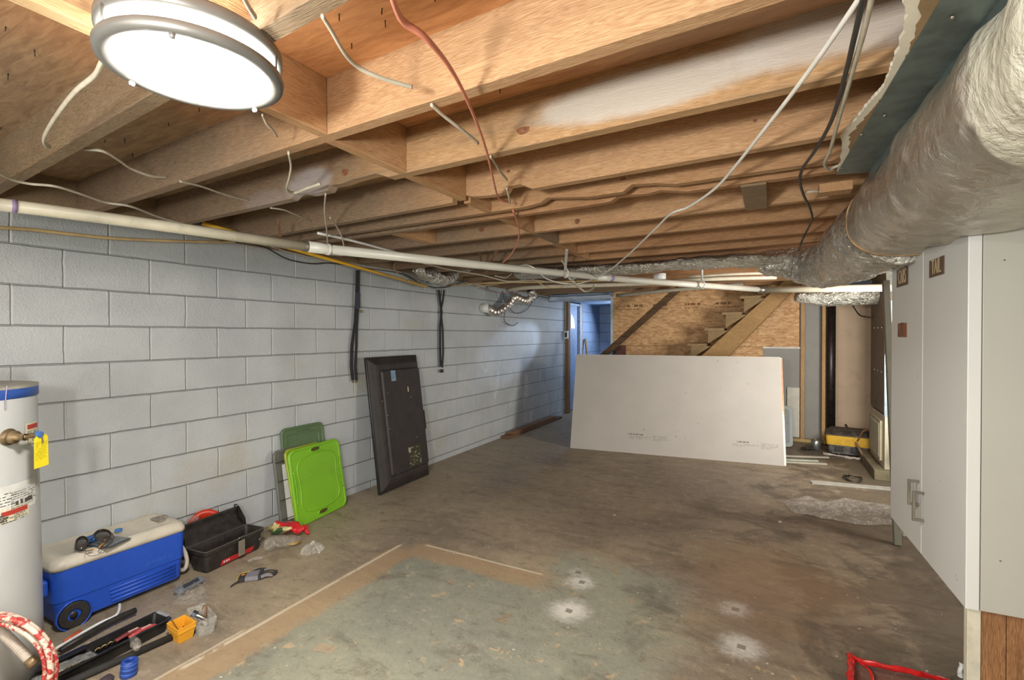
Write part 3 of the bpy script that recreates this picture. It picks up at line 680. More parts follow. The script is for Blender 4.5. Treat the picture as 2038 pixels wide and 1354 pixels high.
# elbow and flattened run
elb = thing('flex_duct', (3.72, 2.6, 1.7), 'crinkled silver flexible duct bending from the big duct to the left', 'duct')
mb = MB(); mb.tube([V((3.84, 1.79, 1.945)), V((3.79, 2.15, 1.94)), V((3.74, 2.55, 1.925)), V((3.70, 2.95, 1.92)), V((3.60, 3.25, 1.93)), V((3.42, 3.36, 1.98)), V((3.24, 3.38, 2.0))], [.19, .195, .175, .165, .15, .115, .085], 48, 0, True, 12, wob=crumple(8, .016), radf=lambda t, a, r_: r_*(1+.035*math.sin(t*95)+.02*math.sin(a*5+t*20)))
obj('elbow', mb, FOIL, elb)
mb = MB(); mb.tube([V((3.50, 3.37, 1.995)), V((3.2, 3.385, 2.02)), V((2.7, 3.37, 2.028)), V((2.2, 3.36, 2.018)), V((1.6, 3.36, 2.03)), V((1.1, 3.36, 2.03))], [.14, .125, .11, .115, .11, .10], 36, 0, True, 14, flat=(.42, 1.25), wob=crumple(9, .018), up=V((0, 0, 1)))
obj('flattened_run', mb, FOILR, elb)
mb = MB(); mb.tube([V((3.55, 5.35, 1.86)), V((3.8, 5.42, 1.84)), V((4.3, 5.45, 1.86)), V((5.0, 5.5, 1.9))], [.06, .13, .15, .16], 32, 0, True, 10, flat=(.75, 1.2), wob=crumple(8, .015), up=V((0, 0, 1)))
tag(obj('branch_duct', mb, FOILR), 'silver duct belly hanging below the white pipe, before the peach wall', 'duct')
mb = MB(); mb.tube([PX(830, 536, .25), PX(850, 548, .22), PX(885, 556, .2), PX(915, 540, .22), PX(960, 532, .5), PX(1080, 528, 1.0)], [.05, .075, .085, .07, .05, .05], 28, 0, True, 10, wob=crumple(11, .022), flat=(.8, 1.1), up=V((0, 0, 1)))
tag(obj('crumpled_duct', mb, FOIL), 'crumpled silver duct bulge near the block wall above the second strap', 'duct')

# ------------------------------------------------------------------ drain pipe
ZP = 1.965
pp = thing('drain_pipe', PZ(1000, 531, ZP), 'long cream plastic drain pipe crossing under the joists', 'pipe')
def P_(x, y, z=ZP): return PZ(x, y, z)
mb = MB().tube([P_(-40, 403), P_(80, 417), P_(340, 452), P_(612, 491)], [.0265, .0265, .0275, .0285], 24, sub=1); obj('old_section', mb, CREAM, pp)
mb = MB().tube([P_(612, 491), P_(680, 500)], .0335, 24, sub=1, mi=0); mb.tube([P_(604, 490), P_(626, 493)], .0325, 24, sub=1, mi=1); mb.tube([P_(650, 496), P_(656, 497)], .036, 24, sub=1)
obj('coupling', mb, [plain('white_pvc', 'd9d7cb', .35, var=.05), plain('coupling_band', '6c655a', .5, .3)], pp)
mb = MB().tube([P_(660, 497), P_(1005, 533), P_(1250, 557)], .0300, 24, sub=1); obj('white_section', mb, plain('white_pvc_pipe', 'cdcabb', .35, var=.05, vs=5), pp)
mb = MB().tube([P_(1188, 550.5), P_(1212, 553)], .035, 24, sub=1); mb.tube([P_(1213, 553), P_(1218, 553.6)], .0325, 24, 1, sub=1); obj('hub_joint', mb, [plain('white_pvc', 'd9d7cb'), plain('purple_primer', '8d7aa0', .5)], pp)
e1 = P_(1250, 557); e2 = PZ(1520, 577, 1.935); e3 = PD(1775, 573, 4.6)
mb = MB().tube([e1, e2], .031, 24, sub=1); obj('far_section', mb, plain('white_pvc_pipe', 'cdcabb'), pp)
mb = MB().tube([e2, e3], .035, 24, sub=1); obj('right_section', mb, CREAM, pp)
mb = MB().tube([e2-V((.06, .07, 0)), e2+V((.05, .03, 0))], .0405, 24, sub=1)
for k in (-.05, 0.03): mb.tube([e2+V((k-.012, k-.012, 0)), e2+V((k, k, 0))], .043, 24, sub=1)
obj('band_clamp', mb, plain('clamp_steel', '7f7a70', .35, .8), pp)
mb = MB().tube([P_(23, 409.5), P_(33, 411)], .0272, 24, sub=1); obj('primer_band', mb, plain('purple_primer', '8d7aa0', .5), pp)
mb = MB().tube([PZ(1702, 575, 1.94), PZ(1718, 575, 1.94)], .040, 16, sub=1); obj('blue_tape', mb, plain('blue_tape', '2f6fae', .5), pp)
def ribbon(pts, wd, th=.0012, nrm=None):
    mb = MB(); pts = [V(p_) for p_ in pts]; lp = []
    for i, p_ in enumerate(pts):
        t = (pts[min(i+1, len(pts)-1)]-pts[max(i-1, 0)]).normalized(); n_ = V(nrm) if nrm else (CAM-p_).normalized()
        s_ = t.cross(n_).normalized(); n2 = s_.cross(t).normalized()
        lp.append([p_+s_*wd/2+n2*th/2, p_-s_*wd/2+n2*th/2, p_-s_*wd/2-n2*th/2, p_+s_*wd/2-n2*th/2])
    mb.loops(lp, cap0=True, cap1=True); return mb
for i, (pl, lab) in enumerate((([(555, 438, 2.06), (557, 470, 1.995), (551, 497, 1.94)], 'rusty perforated strap holding the cream pipe left of the coupling'),
        ([(989, 499, 2.075), (978, 518, 2.02), (966, 546, 1.93)], 'rusty perforated strap wrapped around the white pipe at mid length'),
        ([(953, 503, 2.075), (957, 515, 2.05), (958, 522, 2.03)], 'short rusty perforated strap end beside the mid length pipe strap'))):
    P3 = [PZ(*q_) for q_ in pl]; st = thing('pipe_strap', P3[0], lab, 'strap', 'perforated pipe straps'); obj('strap_band', ribbon(P3, .019), RUST, st)
    mb = MB(); 
    for a_, b_ in zip(P3, P3[1:]):
        n_ = max(2, int((b_-a_).length/.016))
        for k in range(n_): c_ = a_+(b_-a_)*((k+.5)/n_); d_ = (CAM-c_).normalized(); mb.lathe([(0, .0012), (.0042, .0012)], c_, d_, seg=8)
    o = obj('punched_holes', mb, DARK, st); o['kind'] = 'stuff'
for a_, b_, lab in (((1128, 497, 2.075), (1121, 550, 1.95), 'flat white plastic hanger above the cable hook on the pipe'), ((1397, 524, 2.075), (1396, 574, 1.93), 'round white plastic pipe hanger near the middle of the stair wall')):
    h_ = thing('pipe_hanger', PZ(*a_), lab, 'hanger', 'white pipe hangers'); A_, B_ = PZ(*a_), (PZ(1125, 535, 2.0) if a_[0] < 1200 else PZ(1397, 558, 1.985))
    obj('hanger_rod', ribbon([A_, (A_+B_)/2, B_], .022, .004) if a_[0] < 1200 else MB().tube([A_, B_], .011, 10, sub=1), WHITEP, h_)
    C_ = PZ(a_[0]-2, 544, ZP) if a_[0] < 1200 else PZ(1397, 567, 1.945); ax_ = (e2-P_(1005, 533)).normalized(); s_ = ax_.cross(V((0, 0, 1))).normalized()
    obj('hanger_loop', MB().tube([C_+s_*.036*math.cos(t)+V((0, 0, .036*math.sin(t))) for t in [2*PI*k/16 for k in range(17)]], .007, 8, sub=1), WHITEP, h_)
mb = MB().tube([PZ(1118, 519, 2.05), PZ(1141, 553, 2.0)], .010, 8, sub=1, flat=(1, .4)); tag(obj('cable_stub', mb, GREYC), 'flat grey cable stub just left of the flat white hanger', 'cable', 'old cable ends')
mb = MB().tube([PZ(1128, 548, 2.0), PZ(1137, 556, 1.98), PZ(1150, 548, 2.0), PZ(1157, 537, 2.02)], .013, 10); tag(obj('hook_loop', mb, WHITEP), 'white hook loop gripping the long white cable at the pipe', 'hook')
p_ = PZ(1313, 549, 2.0); mb = MB().cyl(p_-V((0, 0, .035)), p_+V((0, 0, .02)), .058, seg=32); tag(obj('cleanout_cap', mb, WHITEP, bevel=.003), 'small round white cap standing above the pipe before the stair wall', 'cap')

# ------------------------------------------------------------------ smaller pipes
def pipe(name, lab, pts, r_, m_, cat='pipe', grp=None, sub=4, seg=10):
    return tag(obj(name, MB().tube(pts, r_, seg, sub=sub), m_), lab, cat, grp)
pipe('copper_pipe', 'thin tan water pipe along the top of the block wall at far left', [PX(-20, 452, .10), PX(60, 457, .10), PX(150, 467, .09), PX(250, 476, .08), PX(420, 482, .06), PX(470, 481, .05)], .0085, plain('tan_pipe', 'b39a6c', .45, var=.2, vs=10))
pipe('water_pipe', 'pale pipe passing just over the hall mouth towards the stair wall', [PZ(1010, 578, 2.0), PZ(1060, 572, 2.0), PZ(1210, 567, 2.0), PZ(1330, 562, 2.0)], .024, plain('pale_pipe', 'c4bca6', .45, var=.08))
pipe('water_pipe', 'lower pale pipe along the top edge of the stair wall', [PZ(1228, 589, 2.03), PZ(1330, 578, 2.03), PZ(1480, 566, 2.03)], .026, plain('pale_pipe', 'c4bca6'))
pipe('water_pipe', 'upper pale pipe running to the silver duct elbow', [PZ(1300, 563, 2.02), PZ(1400, 556, 2.02), PZ(1545, 552, 2.02)], .022, plain('pale_pipe', 'c4bca6'))
pipe('water_pipe', 'thin pale pipe highest under the joists before the silver elbow', [PZ(1370, 551, 2.03), PZ(1450, 546, 2.03), PZ(1540, 543, 2.03)], .014, plain('pale_pipe', 'c4bca6'))
pipe('water_pipe', 'tan pipe running from the wall bundle under the drain pipe', [PZ(850, 572, 2.0), PZ(980, 563, 2.0), PZ(1120, 561, 2.0), PZ(1260, 556, 2.03)], .010, plain('tan_pipe', 'b39a6c'))
o = pipe('soil_pipe', 'black vertical cast iron pipe between studs at the back', [V((3.99, 6.52, 0)), V((3.99, 6.52, 2.0))], .052, plain('cast_iron', '2b2320', .4, .3, .3, 30), sub=1, seg=24)

# ------------------------------------------------------------------ cables
def cable(name, lab, pts, r_, m_, flat=None, grp=None, cat='cable', sub=6):
    P3 = [PZ(*p_) if len(p_) == 3 else p_[3](p_[0], p_[1], p_[2]) for p_ in pts]
    return tag(obj(name, MB().tube(P3, r_, 10, sub=sub, flat=flat), m_), lab, cat, grp)
cable('power_cable', 'salmon flat cable hanging in front of the joists from the top edge', [(776, -20, 2.03), (800, 40, 2.03), (850, 78, 2.035), (905, 150, 2.04), (945, 235, 2.045), (968, 300, 2.05), (980, 350, 2.06), (990, 390, 2.06), (1000, 399, 2.06), (1012, 402, 2.07)], [.0095, .009, .008, .0072, .007, .007, .007, .007, .0065, .006], SALMON, (1, .55))
cable('power_cable', 'short salmon cable curving from the doubled joist to the pipe', [(1021, 419, 2.075), (1032, 450, 2.06), (1031, 478, 2.04), (1018, 505, 2.02), (1000, 523, 2.0)], .0075, SALMON, (1, .6))
cable('power_cable', 'long white cable slanting from the top right down to the drain pipe', [(1722, -20, 2.045), (1640, 100, 2.05), (1560, 208, 2.05), (1460, 335, 2.05), (1420, 378, 2.05), (1370, 412, 2.05), (1335, 426, 2.05), (1300, 460, 2.04), (1245, 512, 2.0), (1205, 543, 1.97), (1160, 563, 1.93), (1120, 564, 1.92), (1090, 556, 1.93), (1075, 545, 1.95), (1062, 533, 1.98), (1048, 528, 2.01), (1036, 529, 2.02)], .0058, WHITEC)
cable('black_cable', 'black cord looping down beside the silver elbow at right', [(1722, -20, 2.04), (1700, 75, 2.04), (1682, 150, 2.045), (1655, 240, 2.05), (1622, 300, 2.055), (1598, 335, 2.065), (1592, 360, 2.05), (1600, 390, 2.04), (1612, 415, 2.05), (1616, 438, 2.065), (1603, 465, 2.05), (1594, 485, 2.0), (1589, 500, 1.99)], .0055, BLKC)
cable('power_cable', 'pale cable hanging beside the black cord near the torn gypsum', [(1738, -20, 2.04), (1720, 60, 2.04), (1700, 130, 2.045), (1670, 235, 2.05), (1652, 300, 2.055), (1641, 325, 2.06), (1648, 337, 2.06), (1660, 333, 2.07), (1668, 330, 2.072)], .0055, GREYC)
cable('power_cable', 'grey cable end poking from the small nailed block', [(1602, 383, 2.05), (1625, 381, 2.05), (1645, 386, 2.055), (1650, 389, 2.06)], .005, GREYC, grp='old cable ends')
G_ = 'old cable ends'
for lab, pts, r_ in (
 ('thick grey cable end curling down left of the round lamp', [(212, 102, 2.02), (200, 128, 2.02), (186, 152, 2.02), (150, 182, 2.02), (118, 222, 2.02), (96, 256, 2.02), (87, 278, 2.02), (92, 290, 2.03), (99, 292, 2.05)], .0075),
 ('grey cable end wavy along the plywood below the lamp', [(166, 297, 2.10), (205, 301, 2.10), (235, 318, 2.10), (262, 336, 2.10), (300, 350, 2.10), (332, 353, 2.12)], .0055),
 ('thin grey cable end leaving the splintered pale joist', [(358, 361, 2.06), (400, 371, 2.08), (450, 388, 2.10), (497, 400, 2.12)], .0045),
 ('grey cable end hooked below the chewed joist', [(574, 303, 2.06), (579, 330, 2.05), (576, 352, 2.04), (571, 376, 2.04), (585, 384, 2.05), (610, 375, 2.06), (637, 366, 2.07)], .0065),
 ('short grey cable end just below the right rim of the lamp', [(522, 228, 2.07), (530, 246, 2.06), (542, 258, 2.06), (551, 271, 2.06)], .005),
 ('grey cable end drooping across the pale joist right of the lamp', [(641, 31, 2.065), (660, 62, 2.06), (685, 105, 2.05), (712, 133, 2.05), (750, 152, 2.05), (790, 165, 2.055), (820, 173, 2.06)], .0058),
 ('white flat cable end at the top edge above the lamp', [(483, -8, 2.05), (495, 14, 2.05), (508, 34, 2.05)], .0062),
 ('grey cable end slanting over the hazy joist before the big knot', [(858, 208, 2.07), (885, 232, 2.065), (915, 255, 2.06), (952, 285, 2.06)], .006),
 ('grey cable end tucked behind the lower part of the salmon cable', [(976, 311, 2.075), (988, 330, 2.07), (998, 345, 2.07), (1009, 358, 2.07)], .006),
 ('short grey cable end under the notch beside the salmon cable', [(1008, 374, 2.075), (1012, 388, 2.06), (1015, 404, 2.05)], .007),
 ('thin grey cable end under the dark joists, above the pole', [(538, 414, 2.07), (565, 418, 2.08), (590, 428, 2.09), (612, 438, 2.10)], .004),
 ('grey cable end dropping onto the pipe coupling', [(657, 433, 2.07), (668, 448, 2.06), (679, 468, 2.03), (684, 488, 2.0), (688, 504, 1.99)], .0065),
 ('flat grey cable end hanging straight down to the coupling', [(648, 386, 2.07), (646, 420, 2.05), (650, 455, 2.02), (652, 486, 2.0)], .0065),
 ('grey cable running from the left edge to the pole handle', [(-10, 342, 2.06), (25, 358, 2.06), (60, 366, 2.06), (110, 371, 2.06), (160, 386, 2.06), (210, 403, 2.06), (260, 411, 2.06), (310, 430, 2.06), (350, 442, 2.06), (385, 450, 2.05), (420, 455, 2.04)], .0055)):
    cable('cable_end', lab, pts, r_, GREYC, (1, .6), G_)
# bundle along the wall top
BW = [('black cable sagging lowest below the crumpled duct', BLKC, .005, [(440, 478, .05, PX), (520, 490, .06, PX), (570, 515, .06, PX), (620, 525, .06, PX), (660, 524, .06, PX), (730, 534, .05, PX), (800, 545, .05, PX), (840, 566, .05, PX), (880, 573, .05, PX), (920, 562, .06, PX), (945, 556, .08, PX), (985, 548, .2, PX), (1050, 540, .4, PX)]),
 ('grey cable following the black one along the wall top', GREYC, .004, [(520, 484, .05, PX), (560, 498, .06, PX), (600, 508, .06, PX), (650, 522, .05, PX), (720, 532, .05, PX), (790, 541, .05, PX), (835, 553, .05, PX), (870, 564, .04, PX)]),
 ('thin looped wires hanging below the white rod', plain('brown_wire', '8d7b5c', .5), .0035, [(790, 522, .3, PX), (783, 530, .3, PX), (790, 542, .3, PX), (810, 560, .3, PX), (822, 570, .3, PX), (833, 560, .3, PX), (842, 546, .3, PX), (843, 535, .3, PX)]),
 ('red brown wire sweeping from the wall corner to the foil hose', plain('red_wire', '7e4a3a', .5), .004, [(925, 560, .1, PX), (950, 570, .1, PX), (985, 581, .15, PX), (1020, 584, .3, PX), (1050, 575, .5, PX)]),
 ('black wire hanging in a hook shape before the blue lit wall', BLKC, .005, [(1000, 580, .15, PX), (1006, 610, .08, PX), (1003, 635, .05, PX), (1010, 645, .05, PX), (1022, 648, .05, PX), (1031, 642, .05, PX)]),
 ('black wire looping to the right of the foil hose', BLKC, .005, [(1010, 603, .08, PX), (1018, 618, .06, PX), (1030, 624, .05, PX), (1046, 618, .05, PX), (1060, 602, .05, PX), (1072, 591, .05, PX), (1085, 592, .05, PX), (1100, 595, .05, PX)]),
 ('pale cable crossing above the foil hose to the pipe hook', GREYC, .006, [(842, 524, .6, PX), (900, 538, .6, PX), (960, 548, .7, PX), (1010, 560, .9, PX), (1060, 558, 1.1, PX), (1100, 562, 1.3, PX)]),
 ('tan cable slanting through the bundle near the corner', plain('tan_cable', 'b09a74', .5), .006, [(945, 572, .3, PX), (1000, 564, .5, PX), (1070, 561, .9, PX), (1130, 560, 1.2, PX)]),
 ('white cable knot in the bundle under the drain pipe', WHITEC, .005, [(985, 549, .8, PX), (1005, 553, .8, PX), (1012, 550, .8, PX), (1022, 543, .8, PX), (1036, 545, .9, PX)]),
 ('tan cable dropping from the pipe and rising again before the hall', plain('tan_cable', 'b09a74', .5), .006, [(1030, 540, 1.0, PX), (1060, 556, 1.0, PX), (1085, 570, 1.1, PX), (1105, 573, 1.2, PX), (1130, 566, 1.3, PX), (1150, 558, 1.5, PX)]),
 ('grey strap cable hanging from the pipe hook', GREYC, .011, [(1140, 560, 1.7, PX), (1152, 572, 1.6, PX), (1165, 580, 1.6, PX), (1178, 576, 1.7, PX), (1184, 567, 1.8, PX)])]
for i_, (lab, m_, r_, pts) in enumerate(BW): cable('bundled_cable', lab, pts, r_, m_, grp='cables bundled near the wall top')
mb = MB().box((.02, 3.9, 2.0), (1.3, 3.94, 2.07)); 
for (a_, b_, lab) in (((3.75, 4.25), 1.2, ''),): pass
# black cord behind the furnace top
cable('black_cable', 'black cord drooping into the furnace top', [(1688, 594, 6.3, PY), (1698, 610, 6.2, PY), (1712, 628, 6.1, PY), (1734, 632, 5.6, PY)], .008, BLKC)

# foil dryer hose on the wall
dh = thing('dryer_hose', PX(955, 616, 0), 'ribbed silver hose looping out of the block wall near the hall', 'hose')
a_ = PX(962, 614, .02); mb = MB().cyl(V((.001, a_.y-.02, a_.z)), V((.10, a_.y, a_.z)), .058, seg=28); obj('wall_collar', mb, plain('white_paint', 'd5d6d2'), dh)
pts = [V((.09, a_.y, a_.z)), PX(985, 622, .12), PX(1003, 613, .16), PX(1018, 600, .2), PX(1026, 592, .25), PX(1040, 598, .3), PX(1052, 598, .35), PX(1060, 588, .4), PX(1056, 580, .42)]
mb = MB().tube(pts, .052, 24, sub=14, radf=lambda t, a, r_: r_*(1+.10*math.sin(t*2*PI*22))); obj('ribbed_foil', mb, foil('foil_hose', 'dedacf', .3, .3, 20, .1), dh)

# ------------------------------------------------------------------ rods and straps on the left wall
pole = thing('yellow_pole', PX(620, 512, .10), 'long yellow pole with dark tip hung along the block wall top', 'pole')
A_, B_ = PX(400, 444, .09), PX(850, 571, .15)
obj('pole_shaft', MB().cyl(A_, B_, .0135, seg=16), plain('pole_yellow', 'e0ad2a', .4, var=.05), pole)
obj('dark_tip', MB().cyl(PX(378, 437, .09), A_, .0145, seg=16), plain('navy_tip', '33384a', .5), pole)
obj('metal_end', MB().cyl(B_, PX(866, 575, .152), .005, seg=10), STEEL, pole)
pipe('white_rod', 'white ribbed rod lying behind the drain pipe right of the coupling', [PZ(632, 464, 2.03), PZ(700, 479, 2.03), PZ(790, 503, 2.03), PZ(815, 509, 2.03)], .008, WHITEP)
WEB = plain('black_webbing', '2c2b2e', .8, var=.2, vs=60); BRASS = plain('dull_brass', '8d8358', .45, .6)
s1 = thing('webbing_strap', PX(712, 545, .03), 'black webbing strap with pad and two metal ends, left of the screen panel', 'strap', 'black straps hanging on the block wall')
obj('webbing', ribbon([PX(711, 538, .03), PX(710, 580, .03), PX(707, 640, .028), PX(700, 690, .026), PX(699, 730, .024), PX(702, 757, .022)], .031, .004, (1, 0, 0)), WEB, s1)
obj('webbing', ribbon([PX(714, 538, .034), PX(713, 600, .034), PX(710, 650, .032), PX(709, 690, .03), PX(707, 730, .028), PX(709, 757, .026)], .028, .004, (1, 0, 0)), WEB, s1)
mb = MB(); Fp = lambda u, v, n=0.: V((.04+n, 0, 0))+V((0, PX(712, 598, .04).y+u, PX(712, 598, .04).z+v))
mb.prism(rrect(.052, .155, .02, 5), -.006, .006, Fp); obj('shoulder_pad', mb, plain('navy_pad', '3a3c48', .8), s1, bevel=.003)
for x_ in (702, 708): c_ = PX(x_, 759, .028); obj('metal_end', MB().box((c_.x-.004, c_.y-.008, c_.z-.012), (c_.x+.004, c_.y+.008, c_.z+.006)), BRASS, s1)
c_ = PX(718, 620, .045); obj('buckle', MB().box((c_.x-.004, c_.y-.018, c_.z-.010), (c_.x+.005, c_.y+.018, c_.z+.012)), BRASS, s1, bevel=.002)
s2 = thing('webbing_strap', PX(878, 576, .03), 'twisted black strap with plastic buckle, right of the screen panel', 'strap', 'black straps hanging on the block wall')
obj('webbing', ribbon([PX(873, 577, .03), PX(876, 600, .03), PX(879, 622, .03), PX(876, 650, .03), PX(876, 690, .03), PX(877, 730, .03)], .036, .004, (1, 0, 0)), WEB, s2)
obj('webbing', ribbon([PX(884, 577, .036), PX(881, 600, .036), PX(877, 620, .036), PX(881, 655, .036), PX(882, 700, .036), PX(880, 732, .036)], .030, .004, (1, 0, 0)), WEB, s2)
c_ = PX(879, 738, .035); obj('buckle', MB().box((c_.x-.006, c_.y-.03, c_.z-.022), (c_.x+.006, c_.y+.03, c_.z+.016)), BLACK, s2, bevel=.005)
mb = MB(); c_ = PX(577, 443, .2); mb = MB().box((PZ(577, 443, 2.12).x-.02, PZ(577, 443, 2.12).y-.03, 2.10), (PZ(577, 443, 2.12).x+.02, PZ(577, 443, 2.12).y+.03, 2.15))

# ------------------------------------------------------------------ drywall sheets and stairs
BL, BR, TL = PZ(1135, 892), PZ(1561, 928), PD(1153, 709.5, 6.42)
F, W, Hh = frame(BL, BR, TL)
dw = thing('drywall_sheet', (BL+BR)/2, 'large grey drywall sheet leaning on its long edge before the stairs', 'drywall')
off = .034
obj('panel', MB().box((0, 0, -.014), (W, 1.215, 0), F=F), GWB, dw)
mb = MB().box((-.001, 0, -.0135), (0, 1.215, -.0005), F=F)
mb.box((0, 1.2152, -.0135), (W, 1.217, -.0005), F=F); obj('cut_edge', mb, GWBEDGE, dw)
mb = MB(); q = random.Random(11)
for k in range(46):
    u_ = q.gauss(W*.68, W*.17) if q.random() < .75 else q.uniform(0, W); v_ = q.uniform(.08, 1.15)
    if not .02 < u_ < W-.02: continue
    h_ = q.uniform(.006, .03) if q.random() < .4 else .006; w_ = q.uniform(.002, .006)
    mb.prism([(u_, v_), (u_+w_, v_+h_*.2), (u_+w_*1.3, v_+h_), (u_+.001, v_+h_*.8)], 0, .0006, F)
o = obj('scuff_marks', mb, plain('scuff', '5e574c', .8), dw); o['kind'] = 'stuff'
mb = MB()
for (px, py, sd) in ((1250, 865, 1), (1458, 880, 2)):
    u_, v_ = hitF(F, px, py); marks(mb, F, u_, v_, .26, 1, .024, sd, .0006, .9, .62); marks(mb, F, u_, v_-.02, .26, 3, .012, sd+5, .0006, .8, .3); marks(mb, F, u_+.29, v_, .17, 5, .013, sd+9, .0006, .8, .3)
o = obj('printed_lettering', mb, plain('ink', '6f6a60', .8), dw); o['kind'] = 'stuff'
F2 = lambda a, b, c=0.: F(a+.022, b-.0, c-.017)
d2 = thing('drywall_sheet', F(W/2, 0, -.02), 'second drywall sheet behind the front one, with orange and yellow taped edge', 'drywall')
obj('panel', MB().box((0, 0, -.014), (W, 1.21, 0), F=F2), GWBEDGE, d2)
mb = MB().box((W-.017, .60, .0003), (W+.0002, 1.205, .0010), F=F2); obj('orange_tape', mb, plain('orange_tape', 'c98a6a', .6, var=.2), d2)
mb = MB().box((W-.008, .56, .0011), (W+.0004, .80, .0016), F=F2); obj('yellow_tape', mb, plain('yellow_tape', 'b5a55a', .6), d2)

YS = 6.05
stair = thing('staircase', (2.6, 6.3, 0), 'wooden stairs climbing to the right in front of the strand board wall', 'stairs')
FS = lambda a, b, c=0.: V((a, YS+c, b))
lo0, lo1 = PY(1422, 709, YS), PY(1563, 586, YS); up0 = PY(1391, 709, YS)
sl = (lo1.z-lo0.z)/(lo1.x-lo0.x); sl2 = sl
x0s = lo0.x-lo0.z/sl+.05
xT = lo1.x+.28; wd = up0.z-(lo0.z+sl*(up0.x-lo0.x)); wd = max(wd, .12)
def stringer(y_):
    Fz = lambda a, b, c=0.: V((a, y_+c, b)); mb = MB()
    mb.prism([(x0s, 0), (x0s+.3, 0.0), (xT, lo0.z+sl*(xT-lo0.x)), (xT-.1, lo0.z+sl*(xT-.1-lo0.x)+wd), (x0s, wd)], 0, .04, Fz); return mb
obj('stringer', stringer(YS), STAIRW, stair, bevel=.003); obj('stringer', stringer(YS+.42), STAIRW, stair)
tr = [(1460, 1498, 596), (1437, 1482, 621), (1402, 1446, 653), (1367, 1410, 684)]
z3, z2_ = PY(1446, 653, YS).z, PY(1482, 621, YS).z; rise = z2_-z3; run = PY(1437, 621, YS).x-PY(1402, 653, YS).x
xb = PY(1402, 653, YS).x
for k in range(-7, 3):
    zz = z3+rise*k; xx = xb+run*k
    if zz < .06 or zz > 2.0: continue
    obj('tread', MB().box((xx, YS-.02, zz-.036), (xx+.24, YS+.50, zz), F=None), wood('tread_wood', 'a58a64', '7d6546', axis='X'), stair, bevel=.003)
    mb = MB(); mb.prism([(xx+.045, zz-.035), (xx+.30, zz-.035), (xx+.045, zz-rise)], .012, .036, FS); obj('cleat', mb, wood('cleat_wood', '9c8562', '79623f'), stair)
a_, b_ = PY(1203, 706, YS-.06), PY(1352, 573, YS-.06); d_ = (b_-a_).normalized(); a2 = a_-d_*(a_.z-.02)/d_.z; b2 = a_+d_*((2.07-a_.z)/d_.z)
a2 = a_-d_*.05; sr = thing('stair_rail', (a2.x, a2.y, 0), 'dark weathered diagonal hand rail board parallel to the stairs at the left', 'rail')
obj('rail_board', MB().beam(a2, b2, .04, .085, up=V((0, 0, 1))), DARKW, sr, bevel=.003); obj('newel_post', MB().box((a2.x-.0, a2.y-.045, 0), (a2.x+.08, a2.y+.045, a2.z+.02)), DARKW, sr, bevel=.003)
tag(obj('maroon_board', MB().box((1.17, 6.50, .0), (1.31, 6.56, 1.26)), plain('maroon_paint', '5f3a33', .7, var=.3)), 'dark maroon board low at the left end of the strand board wall', 'board')
# small things by the back wall
mb = MB().box((3.50, YB-.035, .055), (3.645, YB-.012, .72)); tag(obj('white_offcut', mb, plain('speckled_white', 'cfcabc', .7, var=.05, dirt=('6b665c', .2)), bevel=.002), 'narrow white board standing against the left back stud', 'board')
Fq, Wq, Hq = frame(PZ(1545, 893)+V((0, .1, 0)), PZ(1579, 896)+V((0, .1, 0)), PZ(1545, 893)+V((0, .28, .62)))
gl = thing('grey_lid', Fq(.1, 0), 'grey plastic tote lid standing behind the right end of the drywall sheet', 'lid')
obj('rim', MB().prism(rrect(Wq, .52, .05, 6, Wq/2, .27), 0, .018, Fq), plain('grey_plastic', '8f9491', .45), gl, bevel=.004)
obj('recess', MB().prism(rrect(Wq-.07, .44, .04, 6, Wq/2, .27), .018, .021, Fq), plain('grey_plastic_dark', '6f7472', .45, var=.25, vs=20), gl)
p_ = PZ(1624, 896); can = thing('paint_can', p_, 'small silver paint can on the floor beside the yellow tool case', 'can')
obj('can_body', MB().lathe([(0, 0), (.052, 0), (.052, .118), (.05, .12), (.05, .112), (0, .112)], p_, seg=32), plain('tin', 'a7a9a6', .35, .8, .2, 30), can)
obj('can_rim', MB().lathe([(.050, .118), (.055, .118), (.055, .124), (.050, .124)], p_, seg=32, closed=True), STEEL, can)
p_ = PZ(1606, 897, 0); mb = MB(); 
for k in range(5): mb.tube([p_+V((R.uniform(-.07, .06), R.uniform(-.03, .03), .012)), p_+V((R.uniform(-.05, .05), R.uniform(-.03, .03), .03)), p_+V((R.uniform(-.06, .06), R.uniform(-.03, .03), .012))], [.008, .014, .006], 8)
tag(obj('dark_rag', mb, BLACK), 'small black crumpled rag left of the paint can', 'rag')
# yellow tool case
p_ = V((3.90, 5.93, 0)); tc_ = thing('tool_case', p_, 'grimy yellow and black case of a wet saw on the floor at the back', 'tool case')
Fz = rotz_frame(p_, -6); Fr = lambda a, b, c=0.: Fz(a, c, b)
mb = MB(); mb.loops([[Fz(x_, y_, .02) for x_, y_ in rrect(.40, .26, .04, 4, .22, .14)], [Fz(x_, y_, .12) for x_, y_ in rrect(.44, .28, .04, 4, .22, .14)]], cap0=True); obj('case_base', mb, plain('grimy_grey', '55524e', .6, var=.5, vs=16, dirt=('b9ada2', .5)), tc_)
mb = MB(); mb.loops([[Fz(x_, y_, .121) for x_, y_ in rrect(.45, .29, .03, 4, .22, .14)], [Fz(x_, y_, .235) for x_, y_ in rrect(.47, .30, .03, 4, .22, .14)]], cap0=True); obj('yellow_body', mb, plain('case_yellow', 'cfa32a', .5, var=.12, vs=12, dirt=('6f6551', .5)), tc_)
